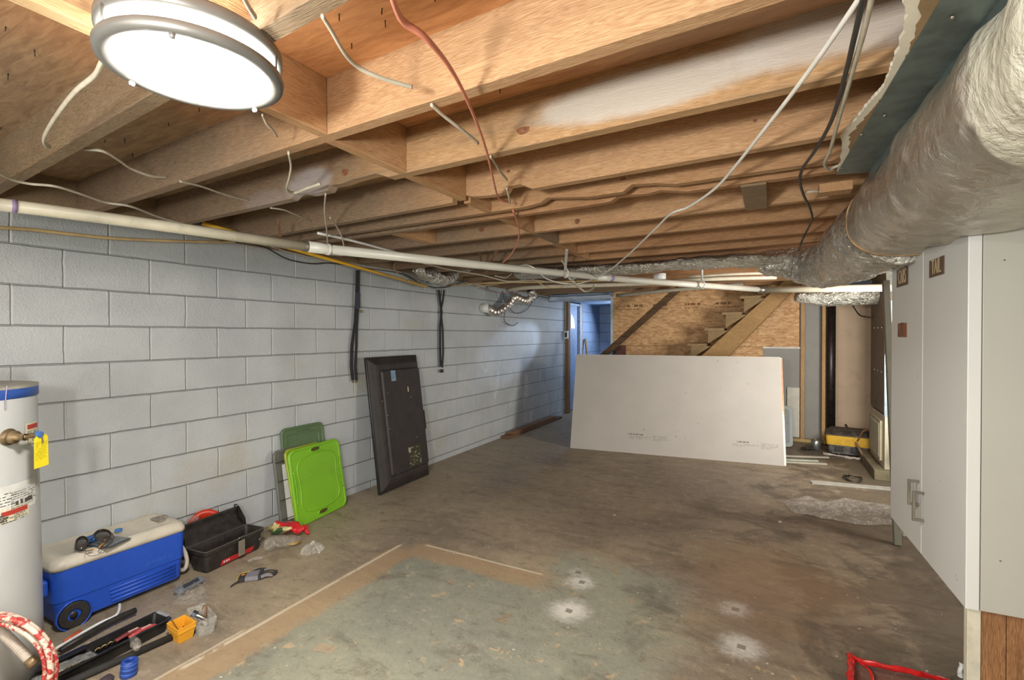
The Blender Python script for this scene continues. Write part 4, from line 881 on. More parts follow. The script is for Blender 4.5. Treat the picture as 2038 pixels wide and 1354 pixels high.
mb = MB(); mb.loops([[Fz(x_, y_, .236) for x_, y_ in rrect(.49, .32, .03, 4, .22, .14)], [Fz(x_, y_, .25) for x_, y_ in rrect(.49, .32, .03, 4, .22, .14)], [Fz(x_, y_, .30) for x_, y_ in rrect(.36, .22, .03, 4, .22, .16)]], cap0=True); obj('black_top', mb, plain('grimy_black', '3d352d', .6, var=.5, vs=16, dirt=('8d8071', .5)), tc_)
obj('carry_handle', MB().tube([Fz(.30, -.03, .20), Fz(.36, -.05, .33), Fz(.44, 0, .30), Fz(.50, .05, .2), Fz(.5, .1, .1)], .009, 8), plain('rust_brown', '7a5238', .6), tc_)
for a_, b_ in ((.08, .20), (.24, .36)): obj('latch', MB().box((a_, -.012, .05), (b_-.04, .0, .11), F=Fz), plain('latch_black', '2b2a29', .5), tc_, bevel=.003)
mb = MB(); mb.tube([Fz(-.03, -.06, .012), Fz(.1, -.08, .014), Fz(.25, -.12, .012), Fz(.36, -.1, .016), Fz(.46, -.06, .014)], .014, 10, wob=crumple(25, .01)); tag(obj('dusty_hose', mb, plain('dusty_hose', 'a39a90', .8, var=.3)), 'dusty pinkish hose lying along the front of the yellow case', 'hose')
a_, b_ = PZ(1728, 925, .02), PD(1683, 846, 6.0); tag(obj('wooden_stick', MB().cyl(a_, b_, .013, seg=12), plain('stick_brown', '8b6a50', .6, var=.3, vs=20)), 'brown round stick leaning diagonally across the yellow case', 'stick')
# trim strips on the floor
def strip(name, lab, p0, p1, w_, h_, m_, cat='trim', z0=0, grp=None):
    a_, b_ = V(p0), V(p1); d_ = (b_-a_).normalized(); s_ = V((-d_.y, d_.x, 0))
    lo = [a_+s_*w_/2, a_-s_*w_/2, b_-s_*w_/2, b_+s_*w_/2]; up = V((0, 0, h_))
    return tag(obj(name, MB().hexa([q_+V((0, 0, z0)) for q_ in lo]+[q_+up+V((0, 0, z0)) for q_ in lo], 0), m_, bevel=.003), lab, cat, grp)
TR = plain('cream_trim', 'a9a392', .5, var=.05)
strip('trim_strip', 'longest of the pale trim strips beside the drywall sheet, farthest back', PZ(1535, 908), PZ(1649, 912), .05, .015, TR, grp='pale trim strips')
strip('trim_strip', 'greenish middle trim strip beside the drywall sheet', PZ(1535, 915), PZ(1628, 919), .04, .014, plain('green_trim', 'a9b2a0', .5), grp='pale trim strips')
strip('trim_strip', 'nearest trim strip beside the drywall sheet, cut at an angle', PZ(1545, 920), PZ(1645, 925), .05, .015, TR, grp='pale trim strips')
ls = thing('metal_strip', PZ(1690, 970), 'long white channel strip on the floor pointing under the cabinet', 'strip')
a_, b_ = PZ(1615, 962), PZ(1800, 978); d_ = (b_-a_).normalized(); s_ = V((-d_.y, d_.x, 0)); mb = MB(); mb.hexa([a_-s_*.03, a_+s_*.03, b_+s_*.03, b_-s_*.03]+[q_+V((0, 0, .006)) for q_ in (a_-s_*.03, a_+s_*.03, b_+s_*.03, b_-s_*.03)])
obj('web', mb, plain('channel_grey', '716d64', .7, 0), ls)
for k in (-.03, .03): obj('flange', MB().beam(a_+s_*k+V((0, 0, .010)), b_+s_*k+V((0, 0, .010)), .006, .018), plain('channel_white', '9f9b90', .7), ls)
# broken black goggle frame
p_ = PZ(1697, 955); mb = MB(); mb.tube([p_+V((.07*math.cos(t), .10*math.sin(t), .014+.012*math.cos(2*t))) for t in [math.radians(a) for a in range(110, 400, 20)]], .010, 8)
mb.tube([p_+V((.065*math.cos(math.radians(110)), .10*math.sin(math.radians(110)), .02)), p_+V((.0, .02, .03)), p_+V((.06, .06, .015))], .006, 8); tag(obj('goggle_frame', mb, BLACK), 'broken black goggle frame on the floor near the furnace', 'goggles')
# plastic sheeting
q0 = PZ(1556, 1003); PF = [(1560, 1000), (1590, 993), (1640, 1000), (1690, 997), (1740, 1004), (1790, 1015), (1800, 1045), (1750, 1048), (1700, 1045), (1650, 1036), (1610, 1028), (1575, 1020)]
cx_, cy_ = PZ(1680, 1020).x, PZ(1680, 1020).y; wp = [PZ(*q_) for q_ in PF]
def sheet(u, v):
    t = u*len(wp); i = int(t) % len(wp); f_ = t-int(t); e_ = wp[i].lerp(wp[(i+1) % len(wp)], f_); c_ = V((cx_, cy_, 0)); p_ = c_.lerp(e_, v*(1+.05*mnoise.noise(V((u*14, v*3, 0)))))
    h = .028+.028*mnoise.noise(V((p_.x*9, p_.y*14, 1)))+.012*mnoise.noise(V((p_.x*14, p_.y*26, 3)))
    return V((p_.x, p_.y, max(.003, h*min(1, (1.06-v)*5))))
tag(obj('plastic_sheeting', MB().grid(sheet, 120, 26), clear('milky_plastic', 'c4bfb4', .3, .36)), 'crumpled clear plastic sheeting on the floor by the cabinet', 'plastic')
for (px, py, r_, lab) in ((1552, 1040, .014, 'white plaster crumb left of the plastic sheeting'), (1223, 1026, .01, 'small white crumb on the floor in mid room')):
    p_ = PZ(px, py); tag(obj('plaster_crumb', MB().lathe([(0, 0), (r_, .002), (r_*.8, r_*.6), (0, r_*.8)], p_, seg=7, smooth=False), TR), lab, 'crumb')

# ------------------------------------------------------------------ furnace
fx, fy0, fy1 = 4.30, 4.98, 5.78
fn = thing('furnace', (4.6, 5.4, 0), 'tall furnace with brown upper casing and pale louvred lower door', 'furnace')
obj('upper_casing', MB().box((fx, fy0+.03, .64), (4.9, fy1, 1.86)), plain('furnace_brown', '6a5a4c', .6, .1, .2, 8, dirt=('4a3d33', .5)), fn, bevel=.004)
obj('top_plenum', MB().box((fx+.01, fy0+.04, 1.86), (4.9, fy1, 2.05)), plain('plenum_grey', '7b7a70', .5, .5, .2), fn)
obj('front_flange', MB().box((fx-.004, fy0-.005, .62), (fx+.05, fy0+.03, 1.76)), plain('flange_blue_grey', '9fb0b8', .35, .6, .1), fn)
obj('lower_cabinet', MB().box((fx, fy0, .10), (4.9, fy1-.02, .62)), plain('furnace_cream', 'b5ad95', .6, .1, .1, 8, dirt=('7b7460', .3)), fn, bevel=.004)
mb = MB().box((fx-.02, fy0+.12, .16), (fx, fy1-.08, .56))
gr = obj('return_grille', mb, plain('grille_cream', 'a8a085', .6), fn); mb = MB()
for k in range(18): yy = fy0+.15+k*.027; mb.box((fx-.028, yy, .19), (fx-.0205, yy+.012, .53))
for_ = obj('grille_slats', mb, plain('grille_slat', '8a836c', .6), gr)
mb = MB()
for zz in (1.05, 1.50):
    for k in range(3): mb.lathe([(0, .004), (.006, .002), (.007, 0)], (fx, fy0+.18+k*.2, zz), V((-1, 0, 0)), 8)
o = obj('casing_screws', mb, WHITEP, fn); o['kind'] = 'stuff'
obj('concrete_pad', MB().box((fx-.09, fy0-.06, 0), (5.0, fy1+.1, .098)), plain('furnace_pad', '6c634c', .9, var=.25, vs=8), fn, bevel=.006)
mb = MB(); mb.tube([V((4.40, 4.86, .40)), V((4.47, 4.80, .38)), V((4.60, 4.78, .36)), V((4.85, 4.8, .34))], .115, 28, sub=16, radf=lambda t, a, r_: r_*(1+.06*math.sin(t*2*PI*8))); tag(obj('floor_hose', mb, FOIL), 'ribbed silver hose end at the furnace base beside the cabinet', 'hose')
mb = MB().beam(PD(1763, 560, 3.6), PZ(1786, 1085, 0), .055, .04, up=V((1, 0, 0))); tag(obj('pale_upright', mb, plain('pale_upright', '757264', .85, var=.06), bevel=.003), 'pale upright board between furnace and white cabinet', 'board')

# ------------------------------------------------------------------ white cabinet
ca, cb = V((3.911, 1.245, .488)), V((3.865, 2.175, .488)); CT = 1.82
cab = thing('utility_cabinet', (4.1, 1.7, .488), 'tall white two door cabinet standing at the right', 'cabinet')
Fc, Wc, _ = frame(cb, ca, cb+V((0, 0, 1))); Hc = CT-.488
WP = plain('cabinet_white', 'c9c8c2', .42, var=.015, vs=3); WS = plain('cabinet_side_cream', 'a9a79b', .45, var=.015, vs=3); BRN = plain('sign_brown', '5a4536', .6, var=.2, vs=40)
us, _v = hitF(Fc, 1836, 700)
obj('carcass', MB().box((.004, 0, -.50), (Wc-.0005, Hc, -.040), F=Fc), WS, cab, bevel=.002)
d1 = obj('door', MB().box((0, 0, -.037), (us-.0018, Hc, 0), F=Fc), WP, cab, bevel=.0025); d2_ = obj('door', MB().box((us+.0018, 0, -.037), (Wc+.004, Hc, 0), F=Fc), WP, cab, bevel=.0025)
obj('door_gap_lining', MB().box((us-.0016, .001, -.036), (us+.0016, Hc-.001, -.003), F=Fc), plain('gap_light', 'dedcd6', .4), cab)
for (px0, px1, y0, y1, dd) in ((1806, 1812, 955, 1012, d1), (1824, 1842, 970, 1032, d2_)):
    uc = us-.030 if dd is d1 else us+.034
    _, va = hitF(Fc, 1830, 957 if dd is d1 else 972); _, vb = hitF(Fc, 1830, 1008 if dd is d1 else 1030)
    va, vb = max(va, vb), min(va, vb)
    if dd is d2_: va, vb = va+.0, vb+.0
    mb = MB().box((uc-.006, vb, .030), (uc+.006, va, .040), F=Fc); mb.box((uc-.005, vb, 0), (uc+.005, vb+.010, .031), F=Fc); mb.box((uc-.005, va-.010, 0), (uc+.005, va, .031), F=Fc)
    obj('handle', mb, plain('handle_nickel', '8d8679', .35, .8), dd, bevel=.0015)
def sign(name, body, x0, x1, ya, yb, dd, bg, fg, size, sx):
    (a0, b0), (a1, b1) = hitF(Fc, x0, yb), hitF(Fc, x1, yb); _, b2_ = hitF(Fc, x0, ya); hh = b2_-b0
    b0 = min(b0, b1)
    pl = obj('sign_plate', MB().box((a0, b0, .0002), (a1, b0+hh, .003), F=Fc), bg, dd)
    Ft = lambda u, v, n=0.: Fc(u, v, n+.0022)
    Ft.u, Ft.v, Ft.n, Ft.O = Fc.u, Fc.v, Fc.n, Fc.O
    text(name, body, size, Ft, (a0+a1)/2, b0+hh*.16, fg, pl, sx=sx, align='CENTER'); return a1-a0, hh
FGL = plain('sign_cream', 'b39f7a', .6)
sign('sign_lettering', 'CARS', 1786, 1808, 532, 566, d1, BRN, FGL, .098, .52)
sign('sign_lettering', 'TAIL', 1851, 1880, 511, 545, d2_, BRN, FGL, .085, .60)
sign('sign_lettering', 'IT', 1788, 1805, 644, 671, d1, plain('sign_rust', '7c4a2c', .6, var=.3, vs=30), BRN, .085, .75)
mb = MB(); q = random.Random(4)
for (px, py) in ((1808, 728), (1826, 752), (1826, 746), (1904, 1155), (1902, 1148), (1870, 960)):
    a_, b_ = hitF(Fc, px, py); mb.prism([(a_, b_), (a_+.004, b_+.001), (a_+.005, b_+.008), (a_+.001, b_+.006)], 0, .0006, Fc)
o = obj('door_scuffs', mb, plain('scuff_tan', '96897a', .7), cab); o['kind'] = 'stuff'
mb = MB()
for (px, py) in ((1999, 518), (1991, 1117)):
    d_ = ray(px, py); Fs = ca; n_ = V((0.05, -1, 0)).normalized(); t = (Fs-CAM).dot(n_)/d_.dot(n_); mb.lathe([(0, .001), (.0025, .001), (.003, 0)], CAM+d_*t, n_, 8)
obj('shelf_pin_hole', mb, plain('pin_brown', '6d5a42', .6), cab)
mb = MB().box((.0, -.058, -.09), (.10, -.001, -.03), F=Fc); obj('mounting_cleat', mb, plain('pale_cleat', '9a9384', .8, var=.2, vs=12, dirt=('6b6253', .5)), cab)
# support under the cabinet's near end
sup = thing('cabinet_support', (4.2, 1.27, 0), 'stub wall of brown boards with pale edge under the near end of the cabinet', 'support')
sd = V((.9988, .0494, 0)); o0 = ca+V((.0, .012, 0)); Fu = lambda a, b, c=0.: V((o0.x, o0.y, 0))+sd*a+V((-.0494, .9988, 0))*c+V((0, 0, b))
obj('pale_edge', MB().box((0.010, 0, 0), (.046, .486, .03), F=Fu), plain('pale_stud', 'bdb7a2', .7, var=.12, vs=14, dirt=('8a836f', .3)), sup, bevel=.002)
for k, (a_, b_) in enumerate(((.047, .112), (.114, .27), (.272, .5), (.502, .75))): obj('board', MB().box((a_, 0, .004), (b_, .486, .08), F=Fu), wood('support_wood', 'a67a50', '6f4a2c', axis='Z', scale=1.3, grey=('4d3520', .5)), sup, bevel=.002)

# red bag and bits at the lower right
RED = plain('red_plastic', 'b8201f', .3, var=.2, vs=30); rb = thing('red_bag', PZ(1720, 1340), 'glossy red plastic bag straps on the floor at the lower right', 'bag')
mb = MB(); mb.tube([PZ(1688, 1303, .03), PZ(1720, 1318, .045), PZ(1780, 1331, .05), PZ(1840, 1344, .04), PZ(1890, 1358, .02)], .011, 10, wob=crumple(30, .006), flat=(1, .5)); obj('long_strap', mb, RED, rb)
mb = MB(); mb.tube([PZ(1690, 1302, .035), PZ(1694, 1325, .03), PZ(1692, 1345, .03), PZ(1700, 1375, .02)], .013, 10, wob=crumple(30, .008)); mb.tube([PZ(1700, 1312, .03), PZ(1730, 1335, .03), PZ(1738, 1365, .02)], .006, 8, wob=crumple(30, .006)); obj('short_strap', mb, RED, rb)
mb = MB(); mb.grid(lambda u, v: PZ(1700+u*180, 1318+u*28+v*60, .012+.012*mnoise.noise(V((u*8, v*6, 0)))), 24, 10); obj('bag_film', mb, clear('red_film', 'a04a48', .2, .35), rb)
p_ = PZ(1912, 1348); tag(obj('white_scrap', MB().tube([p_, p_+V((0, 0, .03)), p_+V((.006, 0, .055))], [.012, .009, .010], 8, wob=crumple(40, .006)), WHITEP), 'crumpled white scrap at the foot of the pale support edge', 'scrap')

# ------------------------------------------------------------------ water heater
HX, HY, HR, HT = .525, -.33, .25, 1.235
wh = thing('water_heater', (HX, HY, 0), 'white cylindrical water heater with blue top band at the left edge', 'water heater')
HW = plain('heater_white', 'b4b6b3', .35, var=.03, vs=4, dirt=('a5a195', .2))
obj('tank', MB().lathe([(0, 0), (HR+.008, 0), (HR+.006, .3), (HR, .9), (HR-.004, HT-.05), (HR-.004, HT-.045)], (HX, HY, 0), seg=80), HW, wh)
obj('blue_band', MB().lathe([(HR-.003, HT-.05), (HR, HT-.048), (HR, HT-.01), (HR-.003, HT-.008)], (HX, HY, 0), seg=80, closed=True), plain('band_blue', '2b4c92', .4, dirt=('6d7480', .3)), wh)
obj('top_cap', MB().lathe([(HR, HT-.012), (HR+.001, HT-.002), (HR-.012, HT), (0, HT)], (HX, HY, 0), seg=80), plain('cap_grey', '8d8a7c', .5, var=.15), wh)
def oncyl(a0, z0, w_, h_, n_=10, off=.0015, r_=HR+.001):    # curved label patch; a0 centre angle
    def f(u, v):
        a = a0+(u-.5)*w_/r_; return V((HX+math.cos(a)*(r_+off), HY+math.sin(a)*(r_+off), z0+(v-.5)*h_))
    return f
def angz(px, py): p_ = hitcyl(px, py, HX, HY, HR); return math.atan2(p_.y-HY, p_.x-HX), p_.z
def label(name, px, py, w_, h_, m_, par=wh, off=.0015):
    a_, z_ = angz(px, py); return obj(name, MB().grid(oncyl(a_, z_, w_, h_, off=off), 12, 2), m_, par, recalc=False), a_, z_
def cylmarks(px, py, w_, rows, rh, seed, m_, name='fine_print', par=wh, th=.4, fill=.8):
    a_, z_ = angz(px, py); q = random.Random(seed); mb = MB()
    for r_ in range(rows):
        x = -w_/2
        while x < w_/2*(1 if r_ % 3 else .8):
            l = q.uniform(.4, 2.)*rh
            if q.random() < fill: mb.add([oncyl(a_+(x+d_)/HR, z_-r_*rh+e_, 0, 0, off=.003)(.5, .5) for d_, e_ in ((0, 0), (l, 0), (l, rh*th), (0, rh*th))], [(0, 1, 2, 3)])
            x += l+rh*.4
    o = obj(name, mb, m_, par, recalc=False); o['kind'] = 'stuff'
INK = plain('ink_dark', '4a463f', .8); LBL = plain('label_cream', 'c9c2a6', .6, var=.05); RLB = plain('label_red', 'a8382c', .6)
l1, _, _ = label('warning_label', 62, 862, .075, .085, LBL); label('red_header', 64, 848, .070, .018, RLB, l1, .0025); cylmarks(62, 858, .06, 9, .0065, 3, INK, par=l1)
l2, _, _ = label('warning_label', 18, 1024, .16, .055, LBL); label('red_header', 30, 1017, .10, .018, RLB, l2, .0025); cylmarks(28, 1025, .09, 4, .007, 5, INK, par=l2); cylmarks(5, 1030, .02, 3, .010, 9, INK, par=l2, th=.8)
l3, _, _ = label('rating_plate', 33, 990, .19, .11, plain('plate_white', 'cdcdc6', .5)); cylmarks(45, 975, .10, 8, .0085, 7, INK, par=l3, th=.25); cylmarks(42, 1001, .10, 1, .02, 8, INK, par=l3, th=.7, fill=.9); cylmarks(8, 985, .05, 5, .011, 6, INK, par=l3, th=.25)
a_, z_ = angz(16, 870); c_ = V((HX+math.cos(a_)*HR, HY+math.sin(a_)*HR, z_)); dr = V((math.cos(a_), math.sin(a_), 0))
va = obj('relief_valve', MB().lathe([(.030, 0), (.032, .004), (.018, .008), (.018, .014), (.024, .016), (.024, .03), (.013, .034), (.013, .075)], c_, dr, 24), plain('aged_brass', '7d6a4c', .45, .5, .3, 40), wh)
e_ = c_+dr*.06; t_ = V((-dr.y, dr.x, 0)); e2_ = e_+t_*.05
obj('valve_arm', MB().tube([e_, e_+t_*.025, e2_], .010, 12), plain('aged_brass', '7d6a4c'), va)
e3_ = e2_+dr*.01
obj('blue_knob', MB().lathe([(0, .012), (.013, .010), (.015, .003), (.014, -.010), (0, -.010)], e3_, dr, 7, smooth=False), plain('knob_blue', '3c6396', .45), va, bevel=.001)
obj('lever', MB().beam(e3_+dr*.012+V((0, 0, .005)), e3_+dr*.014+t_*.004-V((0, 0, .032)), .008, .003), plain('lever_steel', '70707a', .4, .6), va)
yt = thing('warning_tag', e3_, 'yellow warning tag hanging from the water heater valve', 'tag')
Ft = lambda u, v, n=0.: e3_+t_*(u+.003)+V((0, 0, 1))*v+dr*(n+.006)
poly = [(-.012, 0), (.014, 0), (.026, -.010), (.028, -.125), (-.026, -.130), (-.025, -.012)]
obj('card', MB().prism(poly, -.0005, .0005, Ft), plain('tag_yellow', 'd3c01e', .5, var=.05), yt)
mb = MB(); marks(mb, Ft, -.019, -.03, .038, 14, .0052, 21, .0012, .85, .35); o = obj('fine_print', mb, plain('tag_ink', '8f8416', .7), yt); o['kind'] = 'stuff'
mb = MB(); a1, z1 = angz(12, 768); mb.tube([oncyl(a1, z1-.0, 0, 0, off=.003)(.5, .5), oncyl(a1-.02, z1-.05, 0, 0, off=.003)(.5, .5), oncyl(a1-.02, z1-.09, 0, 0, off=.003)(.5, .5)], .0017, 6); obj('violet_drip', mb, plain('violet', '9a8aa8', .5), wh)
# cases stacked on the heater top
cc = V((HX+.02, HY+.10, HT))
CA = [('plastic_case', 'flat pale plastic box at the bottom of the stack on the heater', 'b5b09a', .020, .02, 8), ('disc_case', 'dark grey case second from the bottom on the heater', '4a4c50', .010, .0, 2), ('disc_case', 'grey green case in the middle of the heater stack', '6d7d7e', .012, -.005, 4),
      ('disc_case', 'white case with red brown smudge, third from the top', 'c6beb0', .014, -.005, 0), ('disc_case', 'white case with pink lettering, second from the top', 'd3cfca', .015, .0, 6), ('disc_case', 'topmost white case with red lettering on the heater', 'cbc7bd', .015, -.01, -3)]
z_ = HT
for i, (nm_, lab, hx_, th, dx, rot) in enumerate(CA):
    base = V((.60, -.335, z_+.0005)); Fz = rotz_frame(base, 18+rot); ln = .19
    t = thing(nm_, base, lab, 'case', 'disc cases stacked on the water heater'); hw = .068 if i else .085
    yo = -.06+dx
    obj('case_body', MB().box((-hw, yo-.08, 0), (hw, yo+ln-.0-.06, th), F=Fz), plain('case_'+hx_, hx_, .35, var=.08, vs=30), t, bevel=.002)
    if i > 2:
        mb = MB(); Fm = lambda u, v, n=0., Fz=Fz, hw=hw, yo=yo: Fz(hw+n+.0006, yo-.02+u, v)
        if i >= 3: marks(mb, Fm, .0, th*.25, .085 if i == 4 else .045, 1, th*.5, 30+i, .0005, .95, .9)
        obj('spine_lettering', mb, plain(['', '', '', 'smudge_brown', 'spine_pink', 'spine_red'][i], ['', '', '', '7d4a3e', 'c2407f', 'c4453c'][i], .5), t)
    z_ += th+.001
b_ = V((.60, -.335, z_-.03)); 

# ------------------------------------------------------------------ cooler
BLUEPL = plain('cooler_blue', '2350b8', .42, var=.06, vs=40, bump=.15, bs=300, dirt=('1c3f90', .25)); LIDP = plain('cooler_lid_cream', 'c6bfae', .45, var=.05, dirt=('9b9282', .35))
cx0, cy0, cl, cw = .168, .335, .60, .315
ck = thing('cooler', (cx0, cy0, 0), 'blue wheeled cooler with cream lid beside the water heater', 'cooler')
def ring_(z, w_, l_, r_, dy=0.): return [V((cx0+x_, cy0+y_+dy, z)) for x_, y_ in rrect(w_, l_, r_, 7)]
mb = MB(); mb.loops([ring_(.028, cw-.05, cl-.07, .03, .005), ring_(.035, cw-.035, cl-.05, .03, .005), ring_(.14, cw-.022, cl-.02, .035), ring_(.145, cw-.012, cl-.012, .035), ring_(.30, cw, cl, .04), ring_(.30, cw-.05, cl-.05, .03)], cap0=True, smooth=False)
body = obj('body', mb, BLUEPL, ck, bevel=.004)
for k in range(4):
    z0 = .052+k*.021; xf = cx0+cw/2-.0175+(z0-.03)*.05
    mb = MB().tube([V((xf-.001, cy0-.06+k*-.004, z0)), V((xf-.001, cy0+.245, z0))], .0075, 10, sub=1); obj('rib', mb, BLUEPL, body)
q = random.Random(2); mb = MB(); Fl = lambda u, v, n=0.: V((cx0+cw/2-.004+n+(v-.2)*.04, u, v))
for k in range(5): u0 = cy0+.09+k*.028; mb.tube([Fl(u0, .175+.0*k, .002), Fl(u0+.008, .193, .002), Fl(u0+.018, .186, .002), Fl(u0+.012, .172, .002)], .0012, 5)
obj('embossed_emblem', mb, plain('emboss_blue', '4a72c8', .4), body)
mb = MB(); mb.loops([ring_(.300, cw+.008, cl+.008, .042), ring_(.318, cw+.008, cl+.008, .042), ring_(.345, cw-.01, cl-.01, .045), ring_(.355, cw-.05, cl-.045, .04), ring_(.357, cw-.075, cl-.10, .035), ring_(.349, cw-.095, cl-.13, .03)], cap0=True, smooth=True)
ld = obj('lid', mb, LIDP, ck, recalc=True)
mb = MB().box((cx0-.045, cy0+.205, .353), (cx0+.045, cy0+.255, .362)); mb.box((cx0-.02, cy0+.245, .355), (cx0+.02, cy0+.275, .368)); obj('lid_latch', mb, plain('latch_grimy', '8b8678', .5, var=.3, vs=60), ld, bevel=.004)
for sx_, nm_ in ((1, 0), (-1, 1)):
    wx = cx0+sx_*(cw/2-.022); wc = V((wx, cy0-cl/2+.085, .062))
    wl = obj('wheel', MB().lathe([(.028, -.018), (.058, -.018), (.062, -.014), (.062, .014), (.058, .018), (.028, .018)], wc, V((1, 0, 0)), 40, smooth=False, closed=True), plain('tyre_black', '2a2724', .7, var=.3, vs=60), ck, bevel=.002)
    obj('hub', MB().lathe([(0, .012), (.012, .014), (.016, .006), (.030, .004), (.030, -.004), (0, -.004)], wc+V((0 if sx_ > 0 else -.0, 0, 0)), V((sx_, 0, 0)), 24), BLACK, wl)
    mb = MB()
    for k in range(30): a = 2*PI*k/30; p_ = wc+V((0, math.cos(a)*.0615, math.sin(a)*.0615)); mb.beam(p_-V((.016, 0, 0)), p_+V((.016, 0, 0)), .004, .004, up=V((0, math.cos(a), math.sin(a))))
    o = obj('tread_lugs', mb, DARK, wl); o['kind'] = 'stuff'
obj('wheel_arch', MB().lathe([(.066, -.012), (.072, -.012), (.072, .012), (.066, .012)], V((cx0+cw/2-.018, cy0-cl/2+.085, .062)), V((1, 0, 0)), 40, closed=True), BLUEPL, ck)
for yy, m_ in ((cy0-cl/2-.004, BLUEPL),):
    obj('side_handle', MB().box((cx0-.08, yy-.028, .19), (cx0+.13, yy+.0, .265)), m_, ck, bevel=.01)
yy = cy0+cl/2
obj('tow_handle', MB().tube([V((cx0+.10, yy-.005, .20)), V((cx0+.10, yy+.018, .15)), V((cx0+.10, yy+.030, .09)), V((cx0+.09, yy+.022, .045)), V((cx0+.05, yy+.012, .035)), V((cx0-.05, yy+.012, .035)), V((cx0-.09, yy+.022, .045)), V((cx0-.10, yy+.03, .09)), V((cx0-.10, yy-.005, .2))], .011, 12), plain('handle_cream', 'c4beb0', .45), ck)
# things on the cooler
ZL = .3575
A_ = PZ(205, 1050, ZL+.004)
fo = thing('package_card', A_, 'dark clear-fronted package card lying under the sunglasses on the cooler', 'card')
Ff, Wf, Hf = frame(PZ(219, 1107, ZL+.002), PZ(275, 1078, ZL+.002), PZ(150, 1068, ZL+.002))
Ff2, W2, H2 = frame(PZ(214, 1092, ZL), PZ(278, 1065, ZL), PZ(150, 1070, ZL))
obj('card_sheet', MB().box((0, 0, 0), (.125, .20, .0025), F=Ff2), plain('card_slate', '3b4650', .35, var=.4, vs=18), fo, bevel=.001)
obj('clear_blister', MB().box((.008, .01, .0026), (.117, .15, .006), F=Ff2), clear('blister', 'b9bcb8', .15, .3), fo, bevel=.002)
p_ = PZ(180, 1078, ZL+.012); mb = MB()
for k in range(9): a = V((R.uniform(-.035, .035), R.uniform(-.02, .04), R.uniform(.0, .012))); mb.tube([p_+a, p_+a*.4+V((.01, .01, .012)), p_+V((a.y, a.x, .004))], [.014, .016, .010], 8, wob=crumple(40, .006))
tag(obj('blue_rag', mb, plain('rag_blue', '2b5c9c', .5, var=.25, vs=30)), 'crumpled blue rag under the sunglasses on the cooler lid', 'rag')
p_ = PZ(236, 1056, ZL+.010); tag(obj('bottle_top', MB().lathe([(0, .008), (.016, .007), (.018, 0), (.016, -.003), (0, -.003)], p_, seg=20), plain('cap_blue', '2f74bd', .4)), 'small round blue cap on the cooler lid behind the sunglasses', 'cap')
sg = thing('sunglasses', PZ(190, 1078, ZL), 'dark framed sunglasses with orange arm tips on the cooler', 'sunglasses')
def gp(px, py, dz): return PZ(px, py, ZL+dz)
L1 = [(150, 1087, .03), (152, 1075, .038), (162, 1068, .042), (172, 1070, .04), (176, 1078, .034), (170, 1088, .026), (158, 1094, .022)]
L2 = [(186, 1066, .042), (192, 1058, .048), (204, 1054, .05), (216, 1056, .048), (222, 1064, .042), (216, 1074, .034), (200, 1078, .032)]
for Ln in (L1, L2):
    pts = [gp(*q_) for q_ in Ln]; c_ = sum(pts, V())/len(pts); mb = MB(); mb.add(pts+[c_+V((.004, -.003, .004))], [(i, (i+1) % len(pts), len(pts)) for i in range(len(pts))], smooth=True)
    le = obj('lens', mb, plain('lens_smoke', '3d3833', .12, spec=.9), sg, solid=.001)
    obj('lens_rim', MB().tube(pts+[pts[0], pts[1]], .0022, 8), plain('rim_dark', '3a3029', .3), sg)
obj('bridge', MB().tube([gp(174, 1074, .036), gp(180, 1074, .042), gp(187, 1068, .042)], .002, 8), plain('rim_dark', '3a3029'), sg)
obj('temple_arm', MB().tube([gp(150, 1087, .03), gp(153, 1095, .012), gp(175, 1097, .006), gp(186, 1094, .006)], .0022, 8), plain('rim_dark', '3a3029'), sg)
obj('temple_arm', MB().tube([gp(223, 1062, .042), gp(226, 1072, .03), gp(216, 1084, .014), gp(205, 1091, .008), gp(196, 1092, .006)], .0022, 8), plain('rim_dark', '3a3029'), sg)
for a_, b_ in (((176, 1096, .0065), (186, 1094, .0065)), ((197, 1090, .012), (211, 1077, .02))): obj('orange_tip', MB().tube([gp(*a_), gp(*b_)], .0028, 8, sub=1), plain('tip_orange', 'd28a2c', .4), sg)
obj('neck_cord', MB().tube([gp(170, 1096, .012), gp(172, 1103, .006), gp(180, 1107, .004), gp(194, 1105, .004), gp(202, 1097, .004), gp(203, 1091, .01)], .0012, 6), plain('cord_brown', '6b4e38', .5), sg)

# ------------------------------------------------------------------ lids leaning on the wall
def lid(name, lab, BL_, BR_, TL_, h_, mats, style, r_=.05, inset=.035, wextra=0.):
    F, W, Hh = frame(BL_, BR_, TL_); W += wextra
    t = thing(name, (V(BL_)+V(BR_))/2, lab, 'lid')
    o = [[F(x, y, n) for x, y in rrect(W-2*s_, h_-2*s_, max(r_-s_*.5, .01), 8, W/2, h_/2)] for s_, n in ((0, 0), (0, .012), (.006, .018), (.016, .018), (.022, .013))]
    mb = MB(); mb.loops(o, cap0=True, cap1=True, smooth=False); obj('rim', mb, mats[0], t, bevel=.0015); return t, F, W
LIME = plain('lime_plastic', '7cb726', .32, var=.06, vs=4, dirt=('5a8a26', .25)); LIMED = plain('lime_dark', '4f8420', .4); GRN = plain('dark_green_plastic', '566d4a', .4, var=.08, vs=6); OLV = plain('olive_lime', '9aae2c', .35)
BL1, BR1 = V((.10, 1.40, 0)), V((.10, 1.79, 0))
t, F, W = lid('tote_lid', 'dark green tote lid standing at the back, against the block wall', V((.075, 1.47, 0)), V((.075, 1.87, 0)), V((.014, 1.40, .70)), .715, [GRN], 0)
